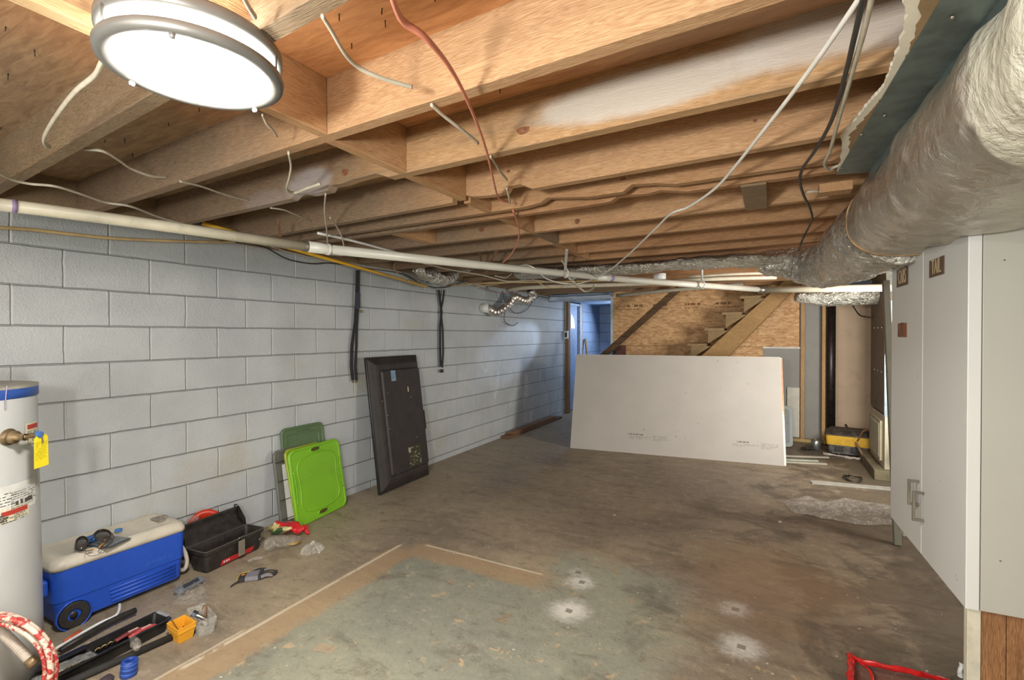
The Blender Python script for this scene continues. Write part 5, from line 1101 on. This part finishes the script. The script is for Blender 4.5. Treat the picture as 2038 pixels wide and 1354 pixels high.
mb = MB(); mb.loops([[F(x, y, n) for x, y in rrect(W-2*s_, .715-2*s_, .03, 6, W/2, .3575)] for s_, n in ((.05, .014), (.05, .020), (.058, .020), (.062, .015))], cap0=False, cap1=False); obj('raised_panel', mb, GRN, t)
for x_, y_, w_, h_ in ((.20, .665, .13, .03), (.20, .50, .16, .12)):
    mb = MB(); mb.loops([[F(x, y, n) for x, y in rrect(w_-2*s_, h_-2*s_, .012, 4, x_, y_)] for s_, n in ((0, .013), (.002, .019), (.006, .019), (.008, .014))], cap1=False); obj('moulded_ridge', mb, GRN, t)
t, F, W = lid('tote_lid', 'grey lid with ribs between the green lids, mostly hidden', V((.135, 1.38, 0)), V((.125, 1.74, 0)), V((.048, 1.33, .56)), .57, [plain('smoke_grey', '66665f', .4, var=.1)], 0)
for y_ in (.06, .2, .34, .48): obj('rib', MB().box((.01, y_, .017), (W-.01, y_+.006, .023), F=F), plain('rib_grey', '3f403c', .5), t)
obj('white_insert', MB().box((.06, .05, .018), (W-.06, .46, .022), F=F), WHITEP, t)
t, F, W = lid('tote_lid', 'yellow green lid just behind the bright lime lid', V((.205, 1.46, 0)), V((.165, 1.82, 0)), V((.085, 1.39, .57)), .575, [OLV], 0)
b0, b1 = PZ(590, 1053), PZ(689, 1005)
t, F, W = lid('tote_lid', 'bright lime green lid in front, with oval grip holes and scribbled name', b0, b1, PX(562, 904, .145), .570, [LIME], 0, .06)
Hl = .570
def wavy(s_, n):
    o = []
    for k in range(64):
        a = 2*PI*k/64; c_, s2 = math.cos(a), math.sin(a); kx = (W/2-.055-s_); ky = (Hl/2-.075-s_)
        m_ = 1/((abs(c_)**5+abs(s2)**5)**(1/5)); x = c_*m_*kx; y = s2*m_*ky
        x *= 1-.10*math.cos(y/ky*PI*.5)**2+.0; y *= 1+.04*math.cos(x/kx*PI)
        o.append(F(W/2+x, Hl/2+y, n))
    return o
mb = MB(); mb.loops([wavy(-.004, .0125), wavy(-.002, .018), wavy(.004, .018), wavy(.010, .0085)], cap1=True, smooth=True); obj('sunken_panel', mb, LIME, t)
for cy_ in (.042, Hl-.038):
    mb = MB(); mb.prism([(W/2+.048*math.cos(a), cy_+.014*math.sin(a)) for a in [2*PI*k/28 for k in range(28)]], .0122, .0142, F); g_ = obj('grip_hole', mb, plain('hole_shadow_brown', '4b4512', .6), t)
    mb = MB(); mb.loops([[F(W/2+(.050+d_)*math.cos(a), cy_+(.016+d_)*math.sin(a), n) for a in [2*PI*k/28 for k in range(28)]] for d_, n in ((0, .013), (.002, .0195), (.006, .0195), (.008, .014))], cap1=False, smooth=True); obj('grip_lip', mb, LIME, g_)
q = random.Random(9); mb = MB(); pts = []
for k in range(13): pts.append(F(W/2-.06+k*.010, .19-k*.0065+q.uniform(-.012, .012), .0105))
mb.tube(pts, .0012, 5); mb.tube([F(W/2+.035, .105, .0105), F(W/2+.05, .12, .0105), F(W/2+.06, .10, .0105), F(W/2+.045, .09, .0105)], .0012, 5); obj('handwriting', mb, plain('marker', '2c4712', .6), t)
for s_ in (-1, 1): obj('edge_ridge', MB().tube([F(W/2+s_*(W/2-.024), Hl*.28, .018), F(W/2+s_*(W/2-.030), Hl*.5, .019), F(W/2+s_*(W/2-.024), Hl*.72, .018)], .005, 8), LIME, t)

# ------------------------------------------------------------------ screen panel (back of a television)
BL_, BR_, TL_ = V((.233, 2.284, 0)), V((.210, 3.060, 0)), V((.075, 2.20, 1.23))
F, W, Hh = frame(BL_, BR_, TL_); Hh = 1.235; W = .735
TVB = plain('tv_black', '2e2926', .5, var=.25, vs=8, bump=.1, bs=250, dirt=('4a3c33', .35)); TVG = plain('tv_gloss', '2a2a2b', .22)
tv = thing('television', (BL_+BR_)/2, 'black flat television standing on its end, back side out, against the wall', 'television')
def rr_(x0, x1, y0, y1, n, r_=.012): return [F(x, y, n) for x, y in rrect(x1-x0, y1-y0, r_, 4, (x0+x1)/2, (y0+y1)/2)]
mb = MB(); mb.loops([rr_(0, W, 0, Hh, 0), rr_(0, W, 0, Hh, .022)], cap0=True, cap1=True); obj('bezel', mb, TVG, tv, bevel=.003)
mb = MB(); mb.loops([rr_(.012, W-.012, .012, Hh-.012, .0225), rr_(.035, W-.03, .035, Hh-.035, .040), rr_(.075, W-.05, .075, Hh-.07, .062), rr_(.10, W-.06, .10, Hh-.085, .066)], cap0=True, cap1=True, smooth=False); bk = obj('back_shell', mb, TVB, tv, bevel=.006, bseg=3)
mb = MB(); mb.loops([rr_(.125, W-.055, .13, Hh-.125, .0665, .02), rr_(.14, W-.06, .14, Hh-.14, .082, .02)], cap0=True, cap1=True); bp = obj('centre_panel', mb, TVB, tv, bevel=.004)
Fq = lambda a, b, c=0.: F(a, b, c+.082)
def onp(px, py):
    d_ = ray(px, py); o_ = F(0, 0, .083); n_ = F(0, 0, 1)-F(0, 0, 0); t = (o_-CAM).dot(n_)/d_.dot(n_); p_ = CAM+d_*t-o_; u_ = F(1, 0, 0)-F(0, 0, 0); v_ = F(0, 1, 0)-F(0, 0, 0); return p_.dot(u_), p_.dot(v_)
a_, b_ = onp(783, 748); st = obj('blue_sticker', MB().box((a_-.032, b_-.05, .0), (a_+.032, b_+.05, .0012), F=Fq), plain('sticker_blue', '7d97ac', .6, var=.1, vs=40), bp)
mb = MB(); marks(mb, lambda u, v, n=0.: Fq(u, v, n+.0013), a_-.024, b_+.03, .048, 8, .009, 12, .0004, .8, .35); o = obj('fine_print', mb, plain('sticker_ink', '4f6b85', .7), st); o['kind'] = 'stuff'
mb = MB()
for px, py in ((761, 799), (772, 827), (776, 854), (773, 885), (818, 790), (830, 870), (772, 783)): a_, b_ = onp(px, py); mb.lathe([(0, .003), (.005, .0025), (.006, 0)], Fq(a_, b_, 0), F(0, 0, 1)-F(0, 0, 0), 10)
o = obj('screws', mb, STEEL, bp); o['kind'] = 'stuff'
(a0, b0), (a1, b1) = onp(816, 930), onp(838, 895)
pc_ = obj('circuit_opening', MB().box((min(a0, a1), min(b0, b1), .0), (max(a0, a1), max(b0, b1)+.06, .002), F=Fq), plain('board_green', '3b3a26', .5, var=.4, vs=60), bp)
mb = MB(); q = random.Random(8); ax, bx_, ay, by = min(a0, a1), max(a0, a1), min(b0, b1), max(b0, b1)+.06
for k in range(26): x_, y_ = q.uniform(ax+.005, bx_-.012), q.uniform(ay+.005, by-.015); mb.box((x_, y_, .002), (x_+q.uniform(.004, .012), y_+q.uniform(.004, .014), q.uniform(.004, .009)), F=Fq)
mb.box((ax+.003, by-.05, .002), (ax+.028, by-.005, .010), F=Fq)
o = obj('connector_parts', mb, plain('connector_pale', 'b5ad96', .4, .3, .3, 90), pc_); o['kind'] = 'stuff'
a_, b_ = onp(812, 775); obj('socket_strip', MB().box((a_-.006, b_-.025, 0), (a_+.010, b_+.025, .003), F=Fq), plain('connector_pale', 'b5ad96'), bp, bevel=.001)
mb = MB(); mb.box((W-.012, .47, .02), (W+.002, .66, .050), F=F); obj('side_notch', mb, TVB, tv, bevel=.003)

# ------------------------------------------------------------------ open toolbox and plate
def corner(px, py, z): return PZ(px, py, z)
zr = .135
c0, c1, c2, c3 = PZ(411, 1143), PZ(524, 1098), PZ(409, 1102, zr), PZ(526, 1051, zr)
o_ = (c2+V((0, 0, 0))); u_ = (c3-c2); u_.z = 0; Lt = u_.length; u_.normalize(); v_ = V((-u_.y, u_.x, 0)); o_ = V((c2.x, c2.y, 0)); Dp = .165
tb = thing('toolbox', o_+u_*Lt/2+v_*Dp/2, 'black open toolbox with grey latch and red sticker, right of the cooler', 'toolbox')
Fb = lambda a, b, c=0.: o_+u_*a+v_*b+V((0, 0, c)); Fb.u, Fb.v, Fb.n, Fb.O = u_, v_, V((0, 0, 1)), o_
def rb_(s_, z, r_=.02): return [Fb(x, y, z) for x, y in rrect(Lt-2*s_, Dp-2*s_, r_, 5, Lt/2, Dp/2)]
TBK = plain('toolbox_black', '2a2622', .55, var=.35, vs=22, dirt=('5c5248', .35))
mb = MB(); mb.loops([rb_(.022, .0), rb_(.018, .01), rb_(.006, zr-.022), rb_(-.003, zr-.02), rb_(-.003, zr), rb_(.006, zr), rb_(.010, zr-.02), rb_(.024, .012)], cap0=True, cap1=True); obj('box_body', mb, TBK, tb)
mb = MB(); mb.loops([rb_(-.004, zr+.0005), rb_(-.004, zr+.004), rb_(.002, zr+.004), rb_(.002, zr+.0005)], cap1=False); obj('rim_lip', mb, plain('lip_grey', '5a544c', .5), tb)
tl, tr_ = PX(374, 1050, .10), PX(510, 1006, .10)
hl, hr = Fb(.0, Dp+.004, zr), Fb(Lt, Dp+.004, zr)
hl0, hr0 = Fb(.0, Dp+.012, .04), Fb(Lt, Dp+.012, .04)
def lidf(u, v):
    top = tl.lerp(tr_, u) if False else Fb(u*Lt, Dp+.075, .255); bot = hl.lerp(hr, u); mid = Fb(u*Lt, Dp+.105, .17); a = (1-v)**2; b = 2*v*(1-v); return bot*a+mid*b+top*v*v
mb = MB().grid(lidf, 16, 12); mb.add([lidf(0, k/11) for k in range(12)]+[Fb(0, Dp+.012, .18)], [tuple(range(13))]); mb.add([lidf(1, k/11) for k in range(12)]+[Fb(Lt, Dp+.012, .18)], [tuple(range(13))])
ll = obj('open_lid', mb, TBK, tb, solid=.004); obj('lid_catch', MB().tube([lidf(.93, 1), lidf(.93, 1)+V((0, 0, .014)), lidf(.97, 1)+V((.004, 0, .01))], .005, 8), TBK, ll)
mb = MB().box((Lt*.50, -.020, .03), (Lt*.50+.045, -.012, zr-.008), F=Fb); la = obj('latch', mb, plain('latch_grey', '8d8877', .4, .3), tb, bevel=.003)
mb = MB(); mb.tube([Fb(Lt*.50, -.012, zr-.01), Fb(Lt*.50, -.016, zr+.012), Fb(Lt*.50+.045, -.016, zr+.014), Fb(Lt*.50+.045, -.012, zr-.01)], .002, 6, sub=1); obj('wire_bail', mb, STEEL, la)
mb = MB(); mb.tube([Fb(Lt*.86, -.004, .085), Fb(Lt*.86, -.018, .08), Fb(Lt*.96, -.018, .105), Fb(Lt*.96, -.004, .11)], .002, 6, sub=1); obj('wire_hook', mb, STEEL, tb)
mb = MB().box((Lt*.22, -.0062+.004, .012), (Lt*.56, -.0052+.004, .038), F=lambda a, b, c: Fb(a, b-.002-(.04-c)*-.0+.0, c)); 
def stk(a, c, n=0.): return Fb(a, .020-(c/.135)*.016-.0035-n, c)
mb = MB(); mb.add([stk(Lt*.25, .012, .001), stk(Lt*.80, .012, .001), stk(Lt*.83, .042, .001), stk(Lt*.28, .042, .001)], [(0, 1, 2, 3)]); sk = obj('red_sticker', mb, plain('sticker_red', 'b52a2c', .4, dirt=('7d3030', .3)), tb, solid=.0012)
mb = MB(); marks(mb, lambda u, v, n=0.: stk(u, v, .0022+n), Lt*.30, .022, Lt*.18, 1, .016, 4, .0004, 1, .7); obj('sticker_print', mb, WHITEP, sk)
mb = MB()
for k in range(7): x_ = R.uniform(.03, Lt-.06); mb.box((x_, R.uniform(.03, .11), .014), (x_+R.uniform(.02, .06), R.uniform(.05, .13), .03), F=Fb)
# red plate
p_ = V((.065, .885, .165)); pl_ = thing('red_plate', p_, 'red plastic plate standing behind the toolbox beside the cooler', 'plate')
ax_ = V((.93, -.05, .36)).normalized()
obj('plate_dish', MB().lathe([(0, 0), (.07, .001), (.082, .010), (.085, .013), (.118, .020), (.122, .018), (.120, .015), (.085, .008), (.07, -.003), (0, -.003)], p_+V((0, 0, .0)), ax_, 56), plain('plate_red', 'c93a22', .25, var=.05), pl_)
mb = MB(); mb.grid(lambda u, v: V((.03+.05*v+.012*mnoise.noise(V((u*6, v*6, 2))), .72+u*.12, .02+.26*v+.05*u*(1-v)+.01*mnoise.noise(V((u*9, v*5, 7))))), 18, 18); tag(obj('clear_bag', mb, clear('clear_film', 'c9c9c2', .15, .25), solid=.001), 'clear plastic packaging standing behind the cooler corner and red plate', 'bag')

# ------------------------------------------------------------------ bags, glove and litter
def blob(name, lab, px0, px1, py0, py1, h_, m_, seed, cat='bag', nu=46, nv=30, par=None, amp=.5):
    def f(u, v):
        p_ = PZ(px0+(px1-px0)*u+(1-v)*0, py1+(py0-py1)*v, 0); e_ = max(0, min(1, 5*min(u, 1-u, v, 1-v))); q_ = V((p_.x*26+seed, p_.y*26, seed))
        hh = h_*(e_**.5)*(.55+amp*mnoise.noise(q_)+.22*mnoise.noise(q_*2.6)); w_ = mnoise.noise_vector(q_*.7)*.018
        return V((p_.x+w_.x, p_.y+w_.y, max(.002+.002*u, hh)))
    o = obj(name, MB().grid(f, nu, nv), m_, par)
    return tag(o, lab, cat) if par is None else o
SM = Mat('snack_bag_print'); co = SM.co(); x_, y_, z_n = SM.xyz(co); nn = SM.noise(co, 30, 4)
cl_ = SM.mix((y_+(nn-.5)*.06).step(-.06, -.045), rgb('3a5a38'), rgb('d1c489')); cl_ = SM.mix((y_+(nn-.5)*.04).step(-.03, -.02), cl_, rgb('c8242b')); cl_ = SM.mix(SM.noise(co, 55, 3).step(.6, .64)*(y_.step(-.03, -.04)), cl_, rgb('c9a92a'))
SM.set(Base_Color=cl_, Roughness=.3); SM.bump(nn, .5, .01)
def lump(name, lab, pts, r_, m_, seed, cat='bag', amp=.03, flat=(.55, 1.2)):
    return tag(obj(name, MB().tube([PZ(*q_) for q_ in pts], r_, 22, sub=8, flat=flat, up=V((0, 0, 1)), wob=crumple(14, amp, seed)), m_), lab, cat)
lump('snack_bag', 'crumpled red snack bag with green end beside the lime lid', [(532, 1052, .04), (548, 1048, .05), (575, 1050, .055), (600, 1056, .04), (618, 1058, .025)], [.025, .045, .05, .035, .018], SM.m, 3, amp=.045)
BAG = clear('bag_film', 'c4beb2', .18, .32)
lump('clear_bag', 'crumpled clear bag between the toolbox and the snack bag', [(525, 1088, .03), (545, 1082, .04), (570, 1078, .04), (590, 1072, .03)], [.04, .06, .055, .03], BAG, 8, amp=.03)
tb_ = thing('tied_bag', PZ(622, 1088), 'clear plastic bag tied in a knot on the floor below the lime lid', 'bag')
kc = PZ(622, 1084, .045)
def fan(u, v):
    a = u*2*PI; r_ = .012+.062*v; ripple = math.sin(a*13)*.006*v+math.sin(a*7+2)*.006*v; yy = kc.y+math.sin(a)*(r_+ripple)*1.05; xx = kc.x+math.cos(a)*(r_+ripple)*.9
    return V((xx, yy, kc.z-.040*v*v+.03*(1-v)*.2+math.sin(a*13)*.005*v))
obj('gathered_film', MB().grid(fan, 110, 12), clear('tied_film', 'd2cdc0', .15, .42), tb_); obj('knot', MB().tube([kc-V((.01, 0, .004)), kc+V((.0, .006, .012)), kc+V((.008, -.004, .02))], [.009, .012, .006], 10, wob=crumple(50, .004)), clear('knot_film', 'dcd8cc', .2, .6), tb_)
tag(obj('amber_wrapper', MB().tube([PZ(572, 1083, .012), PZ(585, 1082, .014), PZ(598, 1079, .012)], [.010, .014, .008], 8, wob=crumple(40, .006), flat=(.6, 1)), plain('amber', 'b08a2a', .4, var=.3, vs=50)), 'small amber wrapper under the clear bag near the lime lid', 'wrapper')
# glove
gl = thing('work_glove', PZ(505, 1142), 'grey and black work glove with yellow trim lying before the toolbox', 'glove')
Fg, Wg, Hg = frame(PZ(474, 1158, .012), PZ(527, 1151, .012), PZ(474, 1124, .012))
GG = plain('glove_grey', '77747a', .85, var=.12, vs=60); GB = plain('glove_black', '2c2a29', .85, var=.2, vs=50); GY = plain('glove_yellow', 'b39a3c', .8, var=.15, vs=50)
def gflat(x0, x1, y0a, y1a, y0b, y1b, h_, n0=0.): 
    lo = [Fg(x0, y0a, -.01), Fg(x1, y0b, -.01), Fg(x1, y1b, -.01), Fg(x0, y1a, -.01)]; hi = [Fg(x0, y0a+.006, h_), Fg(x1, y0b+.006, h_), Fg(x1, y1b-.006, h_), Fg(x0, y1a-.006, h_)]; return lo+hi
pb_ = obj('palm', MB().hexa(gflat(.030, .105, .004, .088, .002, .100, .014)), GG, gl, bevel=.006, bseg=3)
obj('cuff', MB().hexa(gflat(-.004, .030, -.002, .078, .003, .088, .012)), GB, gl, bevel=.004); obj('cuff_trim', MB().tube([Fg(-.006, -.002, .006), Fg(-.008, .03, .012), Fg(-.004, .078, .008), Fg(.01, .084, .010), Fg(.045, .094, .010)], .003, 8), GY, gl)
obj('orange_tab', MB().box((.004, .045, .012), (.026, .058, .015), F=Fg), plain('tab_orange', 'c07a26', .7), gl, bevel=.001)
obj('knuckle_band', MB().hexa(gflat(.098, .122, .002, .100, .004, .104, .0165)), GB, gl, bevel=.005)
for k, (y_, ln, bend) in enumerate(((.010, .058, .012), (.034, .072, .008), (.060, .078, .004), (.086, .066, -.004))):
    fg_ = obj('finger', MB().tube([Fg(.118, y_, .004), Fg(.118+ln*.45, y_+bend*.5, .010), Fg(.118+ln, y_+bend, .0)], [.0125, .012, .0085], 12, flat=(.8, 1)), GB if k % 3 else GG, gl)
    obj('yellow_sidewall', MB().tube([Fg(.122, y_+.008, .010), Fg(.118+ln*.5, y_+.008+bend*.5, .014), Fg(.118+ln*.85, y_+.007+bend, .006)], .0042, 8), GY, fg_)
obj('thumb', MB().tube([Fg(.06, .088, .002), Fg(.09, .108, .006), Fg(.125, .116, .002)], [.013, .012, .008], 12, flat=(.8, 1)), GB, gl)
obj('wrist_pull', MB().tube([Fg(.004, .0, .002), Fg(-.02, -.02, -.004), Fg(-.03, -.038, -.008)], [.003, .0045, .003], 8), GB, gl)
# blister pack
bpk = thing('blister_pack', PZ(378, 1178), 'clear package with grey framed dark window, in front of the cooler corner', 'package')
Fk, Wk, Hk = frame(PZ(358, 1180, .03), PZ(402, 1156, .03), PZ(349, 1165, .045))
obj('grey_frame', MB().prism(rrect(.165, .05, .014, 5, .075, .02), -.01, .004, Fk), plain('frame_grey', '6d7076', .4), bpk, bevel=.003)
obj('dark_window', MB().prism([(.03, .008), (.125, .006), (.135, .034), (.045, .036)], .004, .007, Fk), plain('window_navy', '252836', .2), bpk, bevel=.002)
blob('clear_shell', '', 345, 415, 1205, 1160, .05, BAG, 13, par=bpk)
# yellow-orange bin and clear bin
def bin_(name, lab, pts_rim, zr_, m_, foot=.75, lipm=None):
    """pts_rim: three rim corners in pixels: left, front, right"""
    a_, f_, b_ = [PZ(*q_, zr_) for q_ in pts_rim]; d_ = a_+b_-f_; c_ = (a_+b_)/2; t = thing(name, (c_.x, c_.y, 0), lab, 'bin')
    def rg(s_, z): return [V((c_.x+(q_.x-c_.x)*s_, c_.y+(q_.y-c_.y)*s_, z)) for q_ in (a_, f_, b_, d_)]
    mb = MB(); mb.loops([rg(foot, .001), rg(.90, zr_*.62), rg(.965, zr_*.66), rg(.97, zr_-.006), rg(1., zr_-.005), rg(1., zr_), rg(.91, zr_), rg(foot-.06, .006)], cap0=True, cap1=True); obj('bin_wall', mb, m_, t, bevel=.0015); return t, rg
YO = plain('bin_orange', 'dc9c2a', .42, var=.04); t, rg = bin_('parts_bin', 'small orange plastic bin with screws beside the black tray', ((331, 1241), (354, 1256), (391, 1237)), .075, YO)
mb = MB(); c_ = sum(rg(.6, .02), V())/4; q = random.Random(6)
for k in range(16): a_ = c_+V((q.uniform(-.03, .03), q.uniform(-.025, .025), .0)); mb.tube([a_, a_+V((q.uniform(-.012, .012), q.uniform(-.012, .012), q.uniform(.004, .02)))], .0022, 6, sub=1)
tag(obj('loose_screws', mb, plain('screw_bronze', '6c5a3a', .4, .6, .4, 60)), 'pile of small bronze screws inside the orange bin', 'screws')['kind'] = 'stuff'
mb = MB().tube([c_+V((-.01, 0, .0)), c_+V((-.045, -.02, .065))], .0014, 6, sub=1); tag(obj('long_nail', mb, DARK), 'single long nail sticking up in the orange bin', 'nail')
CB = clear('clear_bin_plastic', 'd5d3c8', .1, .28); t, rg = bin_('clear_bin', 'small clear plastic bin with metal fittings right of the orange bin', ((371, 1212), (395, 1240), (432, 1226)), .085, CB, .78)
c_ = sum(rg(.5, .05), V())/4; ft = thing('pipe_fitting', c_, 'silver threaded fitting standing up in the clear bin', 'fitting')
obj('fitting_body', MB().tube([c_+V((-.03, -.02, .03)), c_+V((.0, .0, .01)), c_+V((.02, .02, -.01))], [.011, .009, .008], 14, sub=3), STEEL, ft); obj('threaded_collar', MB().cyl(c_+V((-.034, -.023, .034)), c_+V((-.018, -.012, .022)), .015, seg=8, smooth=False), plain('dark_steel', '4b5158', .4, .8), ft)
tag(obj('bent_hook', MB().tube([c_+V((.0, .02, -.02)), c_+V((.0, .025, .045)), c_+V((-.012, .02, .055)), c_+V((-.015, .01, .035))], .0025, 6), plain('copper_hook', '8a5a3c', .4, .6)), 'thin copper hook standing in the clear bin', 'hook')
# black tool tray
far_l, far_r = PZ(300, 1213, .06), PZ(341, 1230, .06); near_r = PZ(95, 1354, .06); dirr = (near_r-far_r); dirr.z = 0; dirr.normalize(); wv = (far_l-far_r); wv.z = 0; wv -= dirr*wv.dot(dirr); wv = wv.normalized()*.125
orr = V((far_r.x, far_r.y, 0)); Lr = .80
Fy = lambda a, b, c=0.: orr+dirr*a+wv.normalized()*b+V((0, 0, c)); Fy.u, Fy.v, Fy.n, Fy.O = dirr, wv.normalized(), V((0, 0, 1)), orr
ty = thing('tool_tray', Fy(.3, .06), 'long black open tool tray on the floor in front of the cooler', 'tray')
def ty_(s_, z): return [Fy(x, y, z) for x, y in rrect(Lr-2*s_, .125-2*s_, .014, 4, Lr/2, .0625)]
mb = MB(); mb.loops([ty_(.014, 0), ty_(.004, .052), ty_(-.004, .054), ty_(-.004, .06), ty_(.006, .06), ty_(.018, .008)], cap0=True, cap1=True); obj('tray_shell', mb, plain('tray_black', '1f1e1d', .35, var=.3, vs=30), ty)
obj('divider', MB().box((.29, .012, .008), (.30, .113, .055), F=Fy), BLACK, ty, bevel=.001); obj('grey_end_clip', MB().box((-.012, .03, .045), (.006, .115, .066), F=Fy), plain('clip_grey', '8c8f8e', .4), ty, bevel=.004)
obj('raised_lid', MB().tube([Fy(.30, .10, .066), Fy(.75, .10, .066)], .014, 12, sub=1, flat=(.6, 1.3)), plain('tray_black', '1f1e1d'), ty)
PK = plain('knife_red', 'a8423f', .5, var=.3, vs=70); 
for k, (a_, b_, lab) in enumerate(((.05, .035, 'salmon red utility knife in the tray, the one nearer the orange bin'), (.09, .062, 'dark red utility knife in the tray, farther from the orange bin'))):
    kn = thing('utility_knife', Fy(a_+.05, b_, .02), lab, 'knife', 'red knives in the black tray')
    obj('knife_handle', MB().tube([Fy(a_, b_, .045), Fy(a_+.05, b_+.008, .05), Fy(a_+.11, b_+.006, .044)], [.008, .012, .009], 12, flat=(.7, 1.1)), PK if k == 0 else plain('knife_dark_red', '6d2a2c', .5), kn)
    obj('knife_slide', MB().box((a_+.02, b_+.0, .055), (a_+.06, b_+.007, .059), F=Fy), plain('slide_pale', 'c9a49c', .5), kn)
for k, (a_, b_, l_, lab) in enumerate(((.33, .055, .16, 'bronze spiral drill bit in the middle of the tray'), (.50, .045, .20, 'long spiral drill bit near the lower left of the tray'), (.16, .09, .11, 'small spiral bit behind the red knives'))):
    tag(obj('drill_bit', MB().tube([Fy(a_, b_, .032), Fy(a_+l_, b_+.005, .03)], [.0045, .0045], 8, sub=1) if False else MB().tube([Fy(a_+l_*t/24, b_+.003*math.sin(t*1.2), .036+.003*math.cos(t*1.2)) for t in range(25)], .0032, 8, sub=2), plain('bit_bronze', 'a08d62', .35, .8)), lab, 'drill bit', 'drill bits in the tray')
mb = MB(); mb.grid(lambda u, v: Fy(.30+u*.20, .0+v*.06+.0*u, .060+.006*mnoise.noise(V((u*7, v*5, 1)))+.012*(1-abs(2*u-1))), 18, 8); tag(obj('clear_scrap', mb, clear('clear_scrap', 'bfc0ba', .12, .3), solid=.001), 'flat clear plastic scrap lying over the middle of the tray', 'plastic')
lump('clear_wrapper', 'small crumpled clear wrapper between the tray and black tube', [(262, 1272, .05), (268, 1283, .05), (272, 1294, .04)], [.016, .020, .014], BAG, 21, amp=.012, flat=(.8, 1))
# tube, blue roll, rods
a_, b_ = PZ(342, 1268, .016), PZ(130, 1362, .016); tag(obj('foam_tube', MB().cyl(a_, b_+(b_-a_)*.2, .0155, seg=20), plain('foam_black', '23221f', .8, var=.25, vs=30)), 'straight black tube lying in front of the tool tray', 'tube')
p_ = PZ(256, 1345, 0); br = thing('blue_roll', p_, 'small blue roll standing on the floor before the black tube', 'roll')
obj('roll_body', MB().lathe([(.016, .002), (.028, .0), (.030, .004), (.030, .060), (.027, .064), (.018, .064), (.016, .06)], p_+V((0, 0, .0)), V((.0, .08, 1)), 36, closed=True), plain('roll_blue', '1f3f8a', .4, var=.25, vs=50), br)
for k in range(3): obj('wrap_edge', MB().lathe([(.030, .014+k*.018), (.0312, .016+k*.018), (.030, .018+k*.018)], p_, V((0, .08, 1)), 36), plain('roll_edge', '3f63ad', .4), br)
lump('dark_cloth', 'dark bundle at the bottom edge, left of the blue roll', [(200, 1356, .01), (212, 1349, .02), (225, 1352, .01)], [.010, .016, .008], plain('plum_black', '352a30', .8), 5, 'cloth', amp=.006)
tag(obj('white_rod_bent', MB().tube([PZ(238, 1203, .055), PZ(237, 1215, .05), PZ(228, 1227, .045), PZ(190, 1245, .04), PZ(100, 1298, .03), PZ(60, 1322, .03)], .0065, 8), WHITEP), 'thin white plastic rod with bent end along the back of the tray', 'rod')
tag(obj('orange_pencil', MB().tube([PZ(126, 1277, .012), PZ(160, 1257, .012)], [.004, .009], 8, sub=1), plain('pencil_orange', 'cf5a34', .5, var=.2, vs=60)), 'short orange scraper lying between tray and cooler wheel', 'scraper')
tag(obj('black_bar', MB().tube([PZ(270, 1215, .035), PZ(215, 1240, .035), PZ(120, 1295, .03)], [.014, .014, .012], 12, sub=2), BLACK), 'black plastic bar along the far side of the tool tray', 'bar')
for px, py in ((500, 1128), (512, 1122)): pass
lump('clear_wrapper', 'torn clear wrapper with pink print before the red sticker', [(492, 1118, .01), (508, 1112, .015), (524, 1112, .01)], [.010, .018, .010], BAG, 31, amp=.012, flat=(.6, 1.2))

# ------------------------------------------------------------------ hoses at lower left
HC = Mat('red_white_hose'); co = HC.co(); nn = HC.noise(co, 26, 6, .75, .6); HC.set(Base_Color=HC.mix(nn.step(.47, .53), rgb('a5312b'), rgb('c8b7a4')), Roughness=.5); HC.bump(nn, .4, .003)
hc = thing('red_hose', (.75, -.20, 0), 'coiled red and white speckled hose standing before the water heater', 'hose')
hd_ = (hitcyl(10, 1240, HX, HY, HR+.008)-CAM).dot(_f)-.075; cd_ = PD(-8, 1338, hd_); rt = _r.copy(); up_ = V((0, 0, 1)); fw = V((_f.x, _f.y, 0)).normalized()
for k, (dr_, off, ph) in enumerate(((.198, 0, 0), (.186, .012, .3), (.173, .004, .9), (.192, .022, 1.7), (.180, .026, 2.2))):
    pts = [cd_+rt*(math.cos(t)*dr_)+up_*(math.sin(t)*dr_*1.03-.0)+fw*(off+.005*math.sin(3*t+ph)) for t in [2*PI*j/30 for j in range(31)]]
    obj('hose_loop', MB().tube(pts, .0095, 12, sub=2, cap=False), HC.m, hc)
a_ = PD(-20, 1238, hd_+.02); b_ = PD(58, 1312, hd_+.02)
ch = thing('corrugated_hose', b_, 'pale ribbed flexible hose slanting down behind the red coil', 'hose')
obj('ribbed_body', MB().tube([a_, (a_+b_)/2+V((0, 0, .004)), b_], .016, 16, sub=60, radf=lambda t, a, r_: r_*(1+.10*math.sin(t*2*PI*26))), plain('ribbed_pale', 'b3a899', .5), ch); obj('end_fitting', MB().cyl(b_, b_+(b_-a_).normalized()*.03, .019, seg=16), plain('aged_brass', '7d6a4c'), ch)
